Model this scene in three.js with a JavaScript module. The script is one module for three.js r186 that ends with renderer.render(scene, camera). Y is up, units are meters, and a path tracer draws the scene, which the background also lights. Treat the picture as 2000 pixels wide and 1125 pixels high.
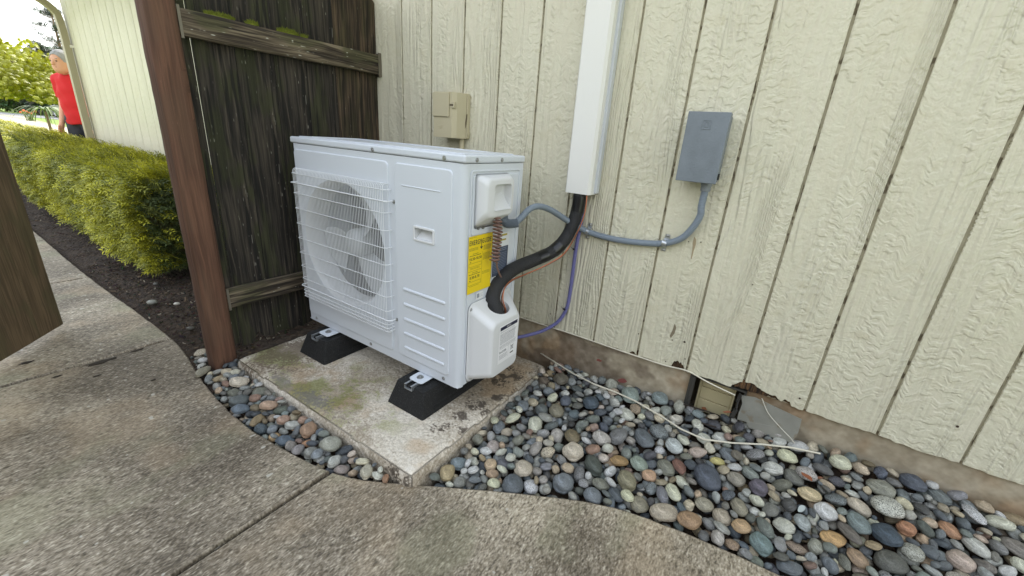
import * as THREE from 'three';
import { mergeGeometries, mergeVertices } from 'three/addons/utils/BufferGeometryUtils.js';
import { RoundedBoxGeometry } from 'three/addons/geometries/RoundedBoxGeometry.js';
import { Brush, Evaluator, SUBTRACTION } from 'three-bvh-csg';

// ---------------------------------------------------------------- camera, sky, sun, exposure
const scene = new THREE.Scene();
const camera = new THREE.PerspectiveCamera(69.436, 16 / 9, 0.05, 900);
camera.rotation.order = 'YXZ';
camera.rotation.set(-0.347584, 0.567828, 0.074492);
camera.position.set(1.81166, 1.084826, 1.6464);
camera.updateMatrixWorld();
scene.add(camera);

const SUN = new THREE.Vector3(-0.42, 0.74, -0.62).normalize();
{ // a bright hazy spring sky, paler round the sun and towards the horizon
  const w = 512, h = 256, d = new Float32Array(w * h * 4);
  for (let j = 0; j < h; j++) for (let i = 0; i < w; i++) {
    const lat = ((j + 0.5) / h - 0.5) * Math.PI, lon = ((i + 0.5) / w - 0.5) * 2 * Math.PI;
    const v = new THREE.Vector3(Math.cos(lat) * Math.cos(lon), Math.sin(lat), Math.cos(lat) * Math.sin(lon));
    const up = Math.max(0, v.y), c = Math.max(0, v.dot(SUN));
    const t = Math.pow(1 - up, 1.7), g = 0.5 * Math.pow(c, 6) + 0.9 * Math.pow(c, 40);
    let r = 0.47 + 0.40 * t + g, gr = 0.53 + 0.345 * t + g * 0.96, b = 0.62 + 0.23 * t + g * 0.88;
    if (v.y < 0) { const k = Math.min(1, -v.y * 6); r += (0.16 - r) * k; gr += (0.17 - gr) * k; b += (0.13 - b) * k; }
    const o = (j * w + i) * 4; d[o] = r; d[o + 1] = gr; d[o + 2] = b; d[o + 3] = 1;
  }
  const sky = new THREE.DataTexture(d, w, h, THREE.RGBAFormat, THREE.FloatType);
  sky.mapping = THREE.EquirectangularReflectionMapping; sky.magFilter = THREE.LinearFilter; sky.minFilter = THREE.LinearFilter; sky.needsUpdate = true;
  scene.background = sky; scene.environment = sky;
}
const sun = new THREE.DirectionalLight(new THREE.Color(1, 0.95, 0.86), 2.2);
sun.position.copy(SUN).multiplyScalar(60).add(new THREE.Vector3(-4, 0, 0)); sun.target.position.set(-4, 0, 0);
sun.castShadow = true; sun.shadow.mapSize.set(4096, 4096); sun.shadow.radius = 1.5;
Object.assign(sun.shadow.camera, { left: -30, right: 30, top: 30, bottom: -30, near: 1, far: 160 });
scene.add(sun, sun.target);

const renderer = new THREE.WebGLRenderer({ antialias: true });
renderer.toneMapping = THREE.LinearToneMapping;
renderer.toneMappingExposure = 3.25;
renderer.shadowMap.enabled = true;

// ---------------------------------------------------------------- helpers
let seed = 7;
const rnd = () => { seed = (seed + 0x6d2b79f5) | 0; let t = Math.imul(seed ^ (seed >>> 15), 1 | seed); t = (t + Math.imul(t ^ (t >>> 7), 61 | t)) ^ t; return ((t ^ (t >>> 14)) >>> 0) / 4294967296; };
const rr = (a, b) => a + (b - a) * rnd();
const clamp = (x, a, b) => Math.min(b, Math.max(a, x)), lerp = (a, b, t) => a + (b - a) * t;
const sst = (a, b, x) => { const t = clamp((x - a) / (b - a), 0, 1); return t * t * (3 - 2 * t); };
const V = (x, y, z) => new THREE.Vector3(x, y, z);
const FOC = 811.81;   // focal length in photo pixels (2000 wide)
function on(px, py, axis, val) {   // photo pixel -> point on a plane x / y / z = val
  const d = V((px - 1000) / FOC, -(py - 562.5) / FOC, -1).applyQuaternion(camera.quaternion), c = camera.position;
  return c.clone().addScaledVector(d, (val - c[axis]) / d[axis]);
}
const NT = new Float32Array(65536); for (let i = 0; i < 65536; i++) NT[i] = rnd();
function vn(x, y, px, py, s) {   // value noise, periodic px, py
  const xi = Math.floor(x), yi = Math.floor(y); let fx = x - xi, fy = y - yi; fx = fx * fx * (3 - 2 * fx); fy = fy * fy * (3 - 2 * fy);
  const x0 = ((xi % px) + px) % px, x1 = (x0 + 1) % px, y0 = ((yi % py) + py) % py, y1 = (y0 + 1) % py;
  const H = (a, b) => NT[(a * 7919 + b * 104729 + s * 31337 + ((a * b) << 3)) & 65535];
  const a = H(x0, y0), b = H(x1, y0), c = H(x0, y1), e = H(x1, y1);
  return a + (b - a) * fx + (c - a + (a - b - c + e) * fx) * fy;
}
function fbm(u, v, fx, fy, oct, s) { let a = 0.5, t = 0, n = 0; for (let o = 0; o < oct; o++) { t += a * vn(u * fx, v * fy, fx, fy, s + o * 17); n += a; a *= 0.5; fx *= 2; fy *= 2; } return t / n; }
const n3 = (x, y, z, s) => (vn(x + 40, y + 40, 512, 512, s) + vn(y + 71, z + 40, 512, 512, s + 3) + vn(z + 13, x + 90, 512, 512, s + 5)) / 3;
function tex(w, h, fn, srgb = true, rx = 1, ry = rx) {
  const d = new Uint8Array(w * h * 4);
  for (let j = 0; j < h; j++) for (let i = 0; i < w; i++) {
    const c = fn((i + 0.5) / w, (j + 0.5) / h), o = (j * w + i) * 4;
    if (typeof c === 'number') { d[o] = d[o + 1] = d[o + 2] = clamp(c, 0, 1) * 255; } else for (let k = 0; k < 3; k++) d[o + k] = clamp(c[k], 0, 1) * 255;
    d[o + 3] = 255;
  }
  const t = new THREE.DataTexture(d, w, h); t.wrapS = t.wrapT = THREE.RepeatWrapping; t.magFilter = THREE.LinearFilter; t.minFilter = THREE.LinearMipmapLinearFilter; t.generateMipmaps = true;
  if (srgb) t.colorSpace = THREE.SRGBColorSpace; t.repeat.set(rx, ry); t.needsUpdate = true; return t;
}
const mix3 = (a, b, t) => [lerp(a[0], b[0], t), lerp(a[1], b[1], t), lerp(a[2], b[2], t)];
const RGB = (r, g, b) => [r / 255, g / 255, b / 255];
const col = (r, g, b) => new THREE.Color().setRGB(r / 255, g / 255, b / 255, THREE.SRGBColorSpace);
const mat = (o) => new THREE.MeshStandardMaterial({ roughness: 0.7, metalness: 0, ...o });
const phys = (o) => new THREE.MeshPhysicalMaterial({ roughness: 0.5, metalness: 0, ...o });

const names = {};
const numbered = (n) => { const k = names[n] = (names[n] ?? -1) + 1; return k ? n + '_' + String(k).padStart(3, '0') : n; };
const origin = (o) => { const p = V(0, 0, 0); for (let q = o; q && q !== scene; q = q.parent) p.add(q.position); return p; };
function info(o, label, category, group, kind) { if (label) o.userData.label = label; if (category) o.userData.category = category; if (group) o.userData.group = group; if (kind) o.userData.kind = kind; return o; }
function thing(name, label, category, [x, y, z] = [0, 0, 0], group) { const o = new THREE.Group(); o.name = numbered(name); o.position.set(x, y, z); scene.add(o); return info(o, label, category, group); }
function shadow(m) { m.castShadow = m.receiveShadow = true; return m; }
function part(parent, name, g, m, label) {   // g is given in world coordinates
  if (Array.isArray(g)) g = join(g);
  const p = origin(parent); if (p.lengthSq()) g.translate(-p.x, -p.y, -p.z);
  const o = shadow(new THREE.Mesh(g, m)); o.name = name; if (label) o.userData.label = label; parent.add(o); return o;
}
function solo(name, g, m, label, category, group, kind) { if (Array.isArray(g)) g = join(g); const o = shadow(new THREE.Mesh(g, m)); o.name = numbered(name); scene.add(o); return info(o, label, category, group, kind); }
const join = (list) => { const k = list.map((g) => { g = g.index ? g.toNonIndexed() : g; for (const a of Object.keys(g.attributes)) if (!['position', 'normal', 'uv', 'color'].includes(a)) g.deleteAttribute(a); if (!g.attributes.uv) g.setAttribute('uv', new THREE.BufferAttribute(new Float32Array(g.attributes.position.count * 2), 2)); return g; });
  const c = k.some((g) => g.attributes.color); if (!c) for (const g of k) g.deleteAttribute('color'); return mergeGeometries(k); };
function box(x0, x1, y0, y1, z0, z1, r = 0) { const w = x1 - x0, h = y1 - y0, d = z1 - z0; const g = r ? new RoundedBoxGeometry(w, h, d, 3, Math.min(r, w / 2.01, h / 2.01, d / 2.01)) : new THREE.BoxGeometry(w, h, d); return g.translate((x0 + x1) / 2, (y0 + y1) / 2, (z0 + z1) / 2); }
function boxUV(g, s = 1, ox = 0, oy = 0) {   // metre uv by face direction
  if (g.index) g = g.toNonIndexed(); const p = g.attributes.position, n = g.attributes.normal, uv = new Float32Array(p.count * 2);
  for (let i = 0; i < p.count; i++) { const ax = Math.abs(n.getX(i)), ay = Math.abs(n.getY(i)), az = Math.abs(n.getZ(i)); let a, b;
    if (ay > ax && ay > az) { a = p.getX(i); b = p.getZ(i); } else if (ax > az) { a = p.getZ(i); b = p.getY(i); } else { a = p.getX(i); b = p.getY(i); } uv[i * 2] = a * s + ox; uv[i * 2 + 1] = b * s + oy; }
  g.setAttribute('uv', new THREE.BufferAttribute(uv, 2)); return g;
}
function tube(pts, r, seg = 40, rad = 10, closed = false) { return new THREE.TubeGeometry(new THREE.CatmullRomCurve3(pts, closed, 'centripetal'), seg, r, rad, closed); }
function capped(pts, r, seg = 40, rad = 12) { const c = new THREE.CatmullRomCurve3(pts, false, 'centripetal'); const e = [0, 1].map((t) => { const g = new THREE.CircleGeometry(r, rad); const tn = c.getTangent(t).multiplyScalar(t ? 1 : -1); g.applyQuaternion(new THREE.Quaternion().setFromUnitVectors(V(0, 0, 1), tn)); const p = c.getPoint(t); return g.translate(p.x, p.y, p.z); }); return join([new THREE.TubeGeometry(c, seg, r, rad), ...e]); }
function cyl(a, b, r0, r1 = r0, n = 12) { const d = b.clone().sub(a), g = new THREE.CylinderGeometry(r1, r0, d.length(), n); g.applyQuaternion(new THREE.Quaternion().setFromUnitVectors(V(0, 1, 0), d.clone().normalize())); const m = a.clone().add(b).multiplyScalar(0.5); return g.translate(m.x, m.y, m.z); }
const rrect = (x0, x1, y0, y1, r, S = new THREE.Shape()) => { S.moveTo(x0 + r, y0); S.lineTo(x1 - r, y0); S.absarc(x1 - r, y0 + r, r, -Math.PI / 2, 0); S.lineTo(x1, y1 - r); S.absarc(x1 - r, y1 - r, r, 0, Math.PI / 2); S.lineTo(x0 + r, y1); S.absarc(x0 + r, y1 - r, r, Math.PI / 2, Math.PI); S.lineTo(x0, y0 + r); S.absarc(x0 + r, y0 + r, r, Math.PI, 1.5 * Math.PI); return S; };
const poly = (pts) => { const s = new THREE.Shape(); pts.forEach(([x, y], i) => i ? s.lineTo(x, y) : s.moveTo(x, y)); s.closePath(); return s; };
const ext = (s, depth, bevel = 0, o = {}) => new THREE.ExtrudeGeometry(s, { depth: depth - 2 * bevel, bevelEnabled: bevel > 0, bevelThickness: bevel, bevelSize: bevel, bevelOffset: -bevel, bevelSegments: 2, curveSegments: 24, ...o }).translate(0, 0, bevel);
const flat = (s, y0, y1, bevel = 0, o) => ext(s, y1 - y0, bevel, o).rotateX(-Math.PI / 2).translate(0, y0, 0);   // shape (x, -z) laid on the ground
function smoothed(g) { g.deleteAttribute('normal'); g.deleteAttribute('uv'); g = mergeVertices(g, 1e-5); g.computeVertexNormals(); return g; }
function roundBox(w, h, d, r, nx, ny, nz, disp) {   // rounded box with displaced surface
  let g = new THREE.BoxGeometry(w, h, d, nx, ny, nz); const p = g.attributes.position;
  for (let i = 0; i < p.count; i++) {
    const v = V(p.getX(i), p.getY(i), p.getZ(i)), c = V(clamp(v.x, -w / 2 + r, w / 2 - r), clamp(v.y, -h / 2 + r, h / 2 - r), clamp(v.z, -d / 2 + r, d / 2 - r));
    const n = v.clone().sub(c); if (n.lengthSq() > 1e-12) { n.normalize(); v.copy(c).addScaledVector(n, r + (disp ? disp(v, n) : 0)); } p.setXYZ(i, v.x, v.y, v.z);
  }
  return boxUV(smoothed(g));
}
// ---------------------------------------------------------------- procedural textures (all in metres through repeat)
// embossed wood-grain siding: tile 1.016 m x 2.4 m
const SW = 1.016, SH = 2.4;
const sidingH = (u, v) => {   // pressed wood grain: long wavering fibres, cathedral lines, patches of cross ripple
  const b = Math.floor(u * 5), uu = u * 5 - b, w1 = fbm(u, v, 10, 5, 3, 11) - 0.5, w2 = fbm(u, v, 40, 16, 2, 23) - 0.5, w3 = fbm(u, v, 15, 3, 2, 13) - 0.5;
  const cath = sst(0.46, 0.58, fbm(u, v, 10, 4, 2, 31)), rp = sst(0.44, 0.6, fbm(u, v, 14, 9, 3, 77));
  const q = (uu - 0.5 - 0.25 * (vn(b, 5, 64, 64, 9) - 0.5)), ph = (q * q * 9 * (0.4 + vn(b, 9, 64, 64, 4)) + uu * 7 + w1 * 3.4 + w2 * 0.5) * 1.6, l = ((ph % 1) + 1) % 1, lines = sst(0, 0.65, l) * sst(1, 0.72, l);
  const f1 = fbm(u + w3 * 0.05 + w2 * 0.004, v, 70, 7, 3, 59), f2 = fbm(u + w3 * 0.05, v, 170, 22, 2, 63), rip = fbm(u + w1 * 0.03, v + w2 * 0.014 + w1 * 0.03, 44, 200, 3, 41);
  return 0.34 * cath * lines + 0.24 * sst(0.25, 0.75, f1) + 0.13 * sst(0.2, 0.8, f2) + 0.26 * (0.35 + 0.65 * rp) * sst(0.34, 0.66, rip) + 0.12 * fbm(u, v, 150, 220, 2, 53) + 0.06 * vn(u * 400, v * 600, 400, 600, 3);
};
const sidingBump = tex(1024, 2048, sidingH, false, 1 / SW, 1 / SH);
const sidingMap = tex(512, 1024, (u, v) => {
  const a = fbm(u, v, 5, 8, 4, 5), s = sst(0.66, 0.8, fbm(u, v, 14, 40, 4, 15)), d = sst(0.72, 0.8, fbm(u, v, 70, 130, 2, 19));
  let c = mix3(RGB(203, 198, 175), RGB(211, 207, 186), a); c = mix3(c, RGB(198, 190, 162), s * 0.25); return mix3(c, RGB(176, 168, 142), d * 0.12);
}, true, 1 / SW, 1 / SH);
const siding = mat({ map: sidingMap, bumpMap: sidingBump, bumpScale: 0.007, roughness: 0.48 });
const grooveMat = mat({ map: tex(512, 512, (u, v) => { const a = fbm(u, v, 60, 30, 4, 91), b = sst(0.58, 0.7, fbm(u, v, 90, 45, 3, 95)); return mix3(mix3(RGB(166, 158, 134), RGB(192, 186, 162), a), RGB(96, 86, 68), b * 0.8); }, true, 1), roughness: 0.85 });

// weathered broom-finished concrete: tile 2 m
const concH = (u, v) => 0.5 * fbm(u, v, 520, 200, 2, 61) + 0.3 * fbm(u, v, 160, 130, 3, 65) + 0.2 * fbm(u, v, 24, 24, 3, 69);
const concMap = tex(1536, 1536, (u, v) => {
  const patch = fbm(u, v, 5, 5, 5, 101), fine = fbm(u, v, 520, 200, 2, 61), grit = fbm(u, v, 260, 170, 3, 105), gr2 = vn(u * 700, v * 420, 700, 420, 8), big = fbm(u, v, 2, 2, 4, 151);
  let c = mix3(RGB(114, 104, 89), RGB(204, 192, 170), sst(0.28, 0.72, patch * 0.55 + big * 0.3 + grit * 0.15));
  const k = (fine - 0.5) * 0.6 + (gr2 - 0.5) * 0.4; c = c.map((x) => x + k * 0.55);
  c = mix3(c, RGB(222, 214, 194), sst(0.66, 0.8, fine * 0.75 + grit * 0.25) * 0.55);
  c = mix3(c, RGB(78, 72, 62), sst(0.64, 0.78, (1 - fine) * 0.7 + (1 - grit) * 0.3) * 0.55);
  c = mix3(c, RGB(192, 168, 136), 0.3 * sst(0.55, 0.75, fbm(u, v, 7, 9, 4, 121)));
  c = mix3(c, RGB(146, 146, 116), 0.35 * sst(0.56, 0.74, fbm(u, v, 11, 6, 4, 131)));
  return mix3(c, RGB(208, 205, 194), 0.8 * sst(0.87, 0.9, fbm(u, v, 70, 70, 2, 141)));
}, true, 0.5);
const conc = mat({ map: concMap, bumpMap: tex(1024, 1024, concH, false, 0.5), bumpScale: 0.006, roughness: 0.66 });
const concShaded = conc.clone(); concShaded.color.setRGB(0.80, 0.79, 0.775);   // slabs by the unit: dimmer light painted in as a darker tint, plus mildew
const jointMat = mat({ color: col(58, 54, 46), roughness: 1 });
// rough pad concrete: tile 1.3 m, moss and black algae patches with outlines of their own
const padMap = tex(1024, 1024, (u, v) => {
  const X = (u > 0.5 ? u - 1 : u) * 1.3 + 0.456, Z = (v > 0.5 ? v - 1 : v) * 1.3 + 0.481, p = fbm(u, v, 6, 6, 4, 201), g = fbm(u, v, 190, 190, 3, 205), g2 = vn(u * 400, v * 400, 400, 400, 4), e = fbm(u, v, 16, 16, 5, 211);
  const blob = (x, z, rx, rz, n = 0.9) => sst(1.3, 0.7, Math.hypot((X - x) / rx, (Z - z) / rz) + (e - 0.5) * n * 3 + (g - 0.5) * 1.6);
  let c = mix3(RGB(158, 146, 128), RGB(206, 197, 182), sst(0.28, 0.66, p * 0.75 + g * 0.25)); c = c.map((x) => x + (g2 - 0.5) * 0.14 + (g - 0.5) * 0.16);
  c = mix3(c, RGB(216, 210, 200), sst(0.62, 0.76, g * 0.7 + p * 0.3) * 0.5);
  c = mix3(c, RGB(166, 132, 94), 0.35 * sst(0.56, 0.72, fbm(u, v, 8, 8, 4, 231)));
  c = mix3(c, RGB(104, 108, 50), 0.55 * sst(0.50, 0.64, fbm(u, v, 12, 12, 5, 221) + (g - 0.5) * 0.3) * sst(0.26, 0.06, Math.abs(Z - 0.80 - 0.03 * Math.sin(X * 9))) * sst(0.95, 0.6, X));
  c = mix3(c, RGB(112, 108, 102), 0.75 * Math.max(blob(0.43, 0.885, 0.13, 0.035, 0.5), 0.7 * blob(0.25, 0.90, 0.08, 0.03, 0.6)));
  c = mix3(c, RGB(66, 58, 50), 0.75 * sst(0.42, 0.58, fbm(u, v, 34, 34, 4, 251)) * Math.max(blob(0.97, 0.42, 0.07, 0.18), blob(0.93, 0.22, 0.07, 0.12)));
  return mix3(c, RGB(96, 82, 66), 0.6 * blob(0.02, 0.70, 0.12, 0.16, 0.5));
}, true, 1 / 1.3);
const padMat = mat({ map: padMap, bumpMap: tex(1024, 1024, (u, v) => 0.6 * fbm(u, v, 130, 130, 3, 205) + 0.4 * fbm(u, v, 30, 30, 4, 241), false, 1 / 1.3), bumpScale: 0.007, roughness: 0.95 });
// foundation concrete: tile 1.6 m
const fndMat = mat({ map: tex(512, 512, (u, v) => {
  const p = fbm(u, v, 5, 8, 5, 301), g = fbm(u, v, 60, 60, 4, 305);
  let c = mix3(RGB(146, 134, 113), RGB(182, 171, 150), p); c = mix3(c, RGB(148, 114, 80), 0.5 * sst(0.55, 0.72, fbm(u, v, 9, 7, 4, 311))); c = mix3(c, RGB(104, 90, 76), 0.55 * sst(0.6, 0.68, fbm(u, v, 6, 9, 5, 321)));
  return c.map((x) => x + (g - 0.5) * 0.22);
}, true, 1 / 1.6), bumpMap: tex(512, 512, (u, v) => fbm(u, v, 40, 40, 4, 331), false, 1 / 1.6), bumpScale: 0.006, roughness: 0.95 });
// weathered fence boards: u across (0.3 m tile), v along (1.2 m tile)
const woodH = (u, v) => { const w = fbm(u, v, 3, 5, 3, 401) * 0.35, g = fbm(u + w * 0.3, v, 46, 6, 3, 411); return 0.65 * g + 0.35 * fbm(u, v, 90, 14, 2, 421); };
const woodBump = tex(512, 1024, woodH, false, 1 / 0.3, 1 / 1.2);
function woodTex(dark, light, algae, lichen, ka, kl, ru = 1 / 0.3, rv = 1 / 1.2, kd = 0.7) {
  return tex(512, 1024, (u, v) => {
    const g = woodH(u, v), p = fbm(u, v, 4, 6, 4, 431); let c = mix3(dark, light, sst(0.3, 0.72, g * 0.7 + p * 0.3));
    c = mix3(c, algae, ka * sst(0.48, 0.66, fbm(u, v, 5, 7, 4, 441)));
    c = mix3(c, dark.map((x) => x * 0.6), kd * sst(0.62, 0.72, fbm(u, v, 30, 5, 3, 451)));
    const l = fbm(u, v, 70, 44, 2, 461), z = fbm(u, v, 4, 4, 3, 471); return mix3(c, lichen, kl * sst(0.72, 0.8, l * 0.72 + z * 0.28));
  }, true, ru, rv);
}
const fenceMats = [woodTex(RGB(30, 27, 23), RGB(74, 67, 57), RGB(52, 56, 30), RGB(150, 148, 136), 0.6, 0.7), woodTex(RGB(40, 33, 25), RGB(96, 80, 62), RGB(58, 58, 34), RGB(150, 148, 136), 0.4, 0.5)].map((m) => mat({ map: m, bumpMap: woodBump, bumpScale: 0.003, roughness: 0.95 }));
const railMat = mat({ map: woodTex(RGB(48, 40, 31), RGB(128, 116, 96), RGB(70, 72, 44), RGB(196, 196, 184), 0.5, 1, 1 / 0.3, 1 / 1.2), bumpMap: woodBump, bumpScale: 0.003, roughness: 0.95 });
const postMat = mat({ map: woodTex(RGB(86, 59, 44), RGB(112, 80, 61), RGB(98, 76, 58), RGB(140, 110, 90), 0.4, 0.3, 1 / 0.3, 1 / 1.2, 0.25), bumpMap: woodBump, bumpScale: 0.0015, roughness: 0.85 });
const gateMat = mat({ map: woodTex(RGB(88, 73, 53), RGB(120, 101, 76), RGB(88, 82, 56), RGB(140, 128, 104), 0.55, 0.2, 1 / 0.3, 1 / 1.2, 0.2), bumpMap: woodBump, bumpScale: 0.0014, roughness: 0.9 });
// soil: tile 0.8 m
const soilMat = mat({ map: tex(512, 512, (u, v) => { const g = fbm(u, v, 60, 60, 4, 501), p = fbm(u, v, 8, 8, 3, 503); return mix3(mix3(RGB(36, 28, 22), RGB(74, 60, 47), g), RGB(98, 82, 62), 0.4 * sst(0.6, 0.75, p * 0.5 + g * 0.5)); }, true, 1.25), bumpMap: tex(512, 512, (u, v) => fbm(u, v, 40, 40, 5, 511), false, 1.25), bumpScale: 0.02, roughness: 1 });
// speckle for stone
const stoneTex = tex(512, 256, (u, v) => { const a = fbm(u, v, 8, 5, 4, 601), b = fbm(u, v, 90, 50, 2, 611); let k = 0.82 + 0.26 * (a - 0.5) + 0.3 * (b - 0.5); k += 0.16 * sst(0.66, 0.74, fbm(u, v, 6, 18, 3, 621)); return [k, k, k * 0.985]; });
const graniteTex = tex(512, 256, (u, v) => { const b = fbm(u, v, 100, 60, 2, 631); let k = 0.86 + 0.2 * (fbm(u, v, 8, 5, 3, 641) - 0.5); k -= 0.55 * sst(0.6, 0.68, b); k += 0.14 * sst(0.6, 0.7, 1 - b); return [k, k, k]; });
const stoneBump = tex(512, 256, (u, v) => fbm(u, v, 50, 30, 3, 651), false);
// lawn
const lawnMat = mat({ map: tex(512, 512, (u, v) => mix3(RGB(78, 104, 34), RGB(140, 158, 62), fbm(u, v, 60, 60, 3, 701) * 0.7 + fbm(u, v, 6, 6, 3, 711) * 0.3), true, 0.4), roughness: 1 });
// ---------------------------------------------------------------- ground, path
const EDGE = [[-40, 0.1], [-12, 0.25], [-8, 0.48], [-6, 0.71], [-4.3, 0.93], [-3.05, 0.976], [-1.97, 0.997], [-0.64, 0.996], [-0.42, 1.016], [-0.15, 1.06], [0.08, 1.085], [0.32, 1.093], [0.5, 1.08], [0.661, 1.057], [0.76, 1.037], [0.86, 1.002], [1.006, 0.915], [1.15, 0.822], [1.291, 0.738], [1.43, 0.655], [1.582, 0.584], [1.735, 0.549], [1.878, 0.527], [2.046, 0.514], [2.5, 0.49], [4.5, 0.47]];
const edgeZ = (x) => { let i = 0; while (i < EDGE.length - 2 && EDGE[i + 1][0] < x) i++; const P = (k) => EDGE[clamp(k, 0, EDGE.length - 1)]; const [x0, z0] = P(i), [x1, z1] = P(i + 1), t = clamp((x - x0) / (x1 - x0), 0, 1);
  const m0 = i ? (z1 - P(i - 1)[1]) / (x1 - P(i - 1)[0]) : 0, m1 = (P(i + 2)[1] - z0) / (P(i + 2)[0] - x0 || 1), h = x1 - x0, t2 = t * t, t3 = t2 * t; return (2 * t3 - 3 * t2 + 1) * z0 + (t3 - 2 * t2 + t) * h * m0 + (3 * t2 - 2 * t3) * z1 + (t3 - t2) * h * m1; };
{
  const g = new THREE.PlaneGeometry(900, 900).rotateX(-Math.PI / 2).translate(-150, -0.14, 0); boxUV(g);
  solo('ground', boxUV(g), lawnMat, 'flat lawn ground reaching to the horizon', 'lawn', null, 'structure');
}
{
  const PB = 2.6, X0 = -12, X1 = 4.4, base = [[X0, -PB]]; for (let x = X0; x <= X1 + 1e-6; x += 0.1) base.push([x, -(edgeZ(x) + 0.012)]); base.push([X1, -PB]);
  const path = solo('path', flat(poly(base.slice().reverse()), -0.2, -0.014), jointMat, 'curving broom-finished concrete path of weathered slabs', 'path', null, 'structure');
  const joints = [X0, -9.55, -8.25, -6.95, -5.66, -4.36, -3.28, -1.98, -0.63, 0.764, 2.75, X1], J = 0.0065;
  for (let k = 0; k < joints.length - 1; k++) {
    const a = joints[k] + J, b = joints[k + 1] - J, pts = [[a, -PB + 0.01]], n = Math.max(8, Math.round((b - a) / 0.035));
    for (let i = 0; i <= n; i++) { const x = lerp(a, b, i / n); pts.push([x, -(edgeZ(x) + 0.0035 * (vn(x * 22, k, 999, 99, 5) - 0.5) + 0.002 * (vn(x * 70, k, 999, 99, 7) - 0.5))]); } pts.push([b, -PB + 0.01]);
    part(path, 'concrete_slab', flat(poly(pts.reverse()), -0.19, 0.0005 * (k % 3), 0.006), joints[k] > -0.7 ? concShaded : conc);
  }
}
{ // planting bed soil between the wall and the path
  const g = new THREE.PlaneGeometry(12, 1.12, 300, 44).rotateX(-Math.PI / 2).translate(-6.02, 0, 0.5), p = g.attributes.position;
  for (let i = 0; i < p.count; i++) { const x = p.getX(i), t = (p.getZ(i) + 0.06) / 1.12, z = -0.01 + t * (edgeZ(x) + 0.01); p.setZ(i, z); p.setY(i, -0.02 + 0.035 * Math.sin(Math.PI * t) + 0.03 * (n3(x * 9, 0, z * 9, 2) - 0.5) + 0.025 * (n3(x * 30, 0, z * 30, 4) - 0.5)); }
  const s = smoothed(g); solo('planting_bed', boxUV(s), soilMat, 'bare dark soil bed between hedge and path', 'soil', null, 'structure');
  const chip = []; for (let k = 0; k < 4; k++) { const c = new THREE.BoxGeometry(1, 0.25, 0.45, 2, 1, 1), q = c.attributes.position; for (let i = 0; i < q.count; i++) q.setXYZ(i, q.getX(i) + rr(-0.12, 0.12), q.getY(i) + rr(-0.08, 0.08) + 0.2 * q.getX(i) ** 2, q.getZ(i) * (1 - Math.abs(q.getX(i)) * 0.9) + rr(-0.06, 0.06)); chip.push(c); }
  const N = 5200, im = new THREE.InstancedMesh(join([chip[0]]), mat({ color: 0xffffff, roughness: 1 }), N), M = new THREE.Matrix4(), Q = new THREE.Quaternion(), c = new THREE.Color();
  for (let i = 0; i < N; i++) { const x = i < 3800 ? rr(-2.3, -0.2) : rr(-6, -2), z = rr(0.05, edgeZ(x) - 0.015), t = z / edgeZ(x), s = rr(0.004, 0.017) * (rnd() < 0.06 ? 1.7 : 1); Q.setFromEuler(new THREE.Euler(rr(-0.6, 0.6), rr(0, 6.3), rr(-0.6, 0.6)));
    M.compose(V(x, -0.012 + 0.035 * Math.sin(Math.PI * t) + rr(-0.002, 0.012), z), Q, V(s, s, s)); im.setMatrixAt(i, M); const k = rnd(); im.setColorAt(i, k < 0.7 ? c.setRGB(...[0.03, 0.022, 0.016].map((q) => q * rr(0.6, 2))) : k < 0.95 ? c.setRGB(0.1, 0.07, 0.045).multiplyScalar(rr(0.6, 1.4)) : c.setRGB(0.3, 0.26, 0.2)); }
  im.name = 'bark_mulch'; shadow(im); scene.add(im); info(im, 'dark bark mulch scattered over the soil bed', 'mulch', null, 'stuff');
}
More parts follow.
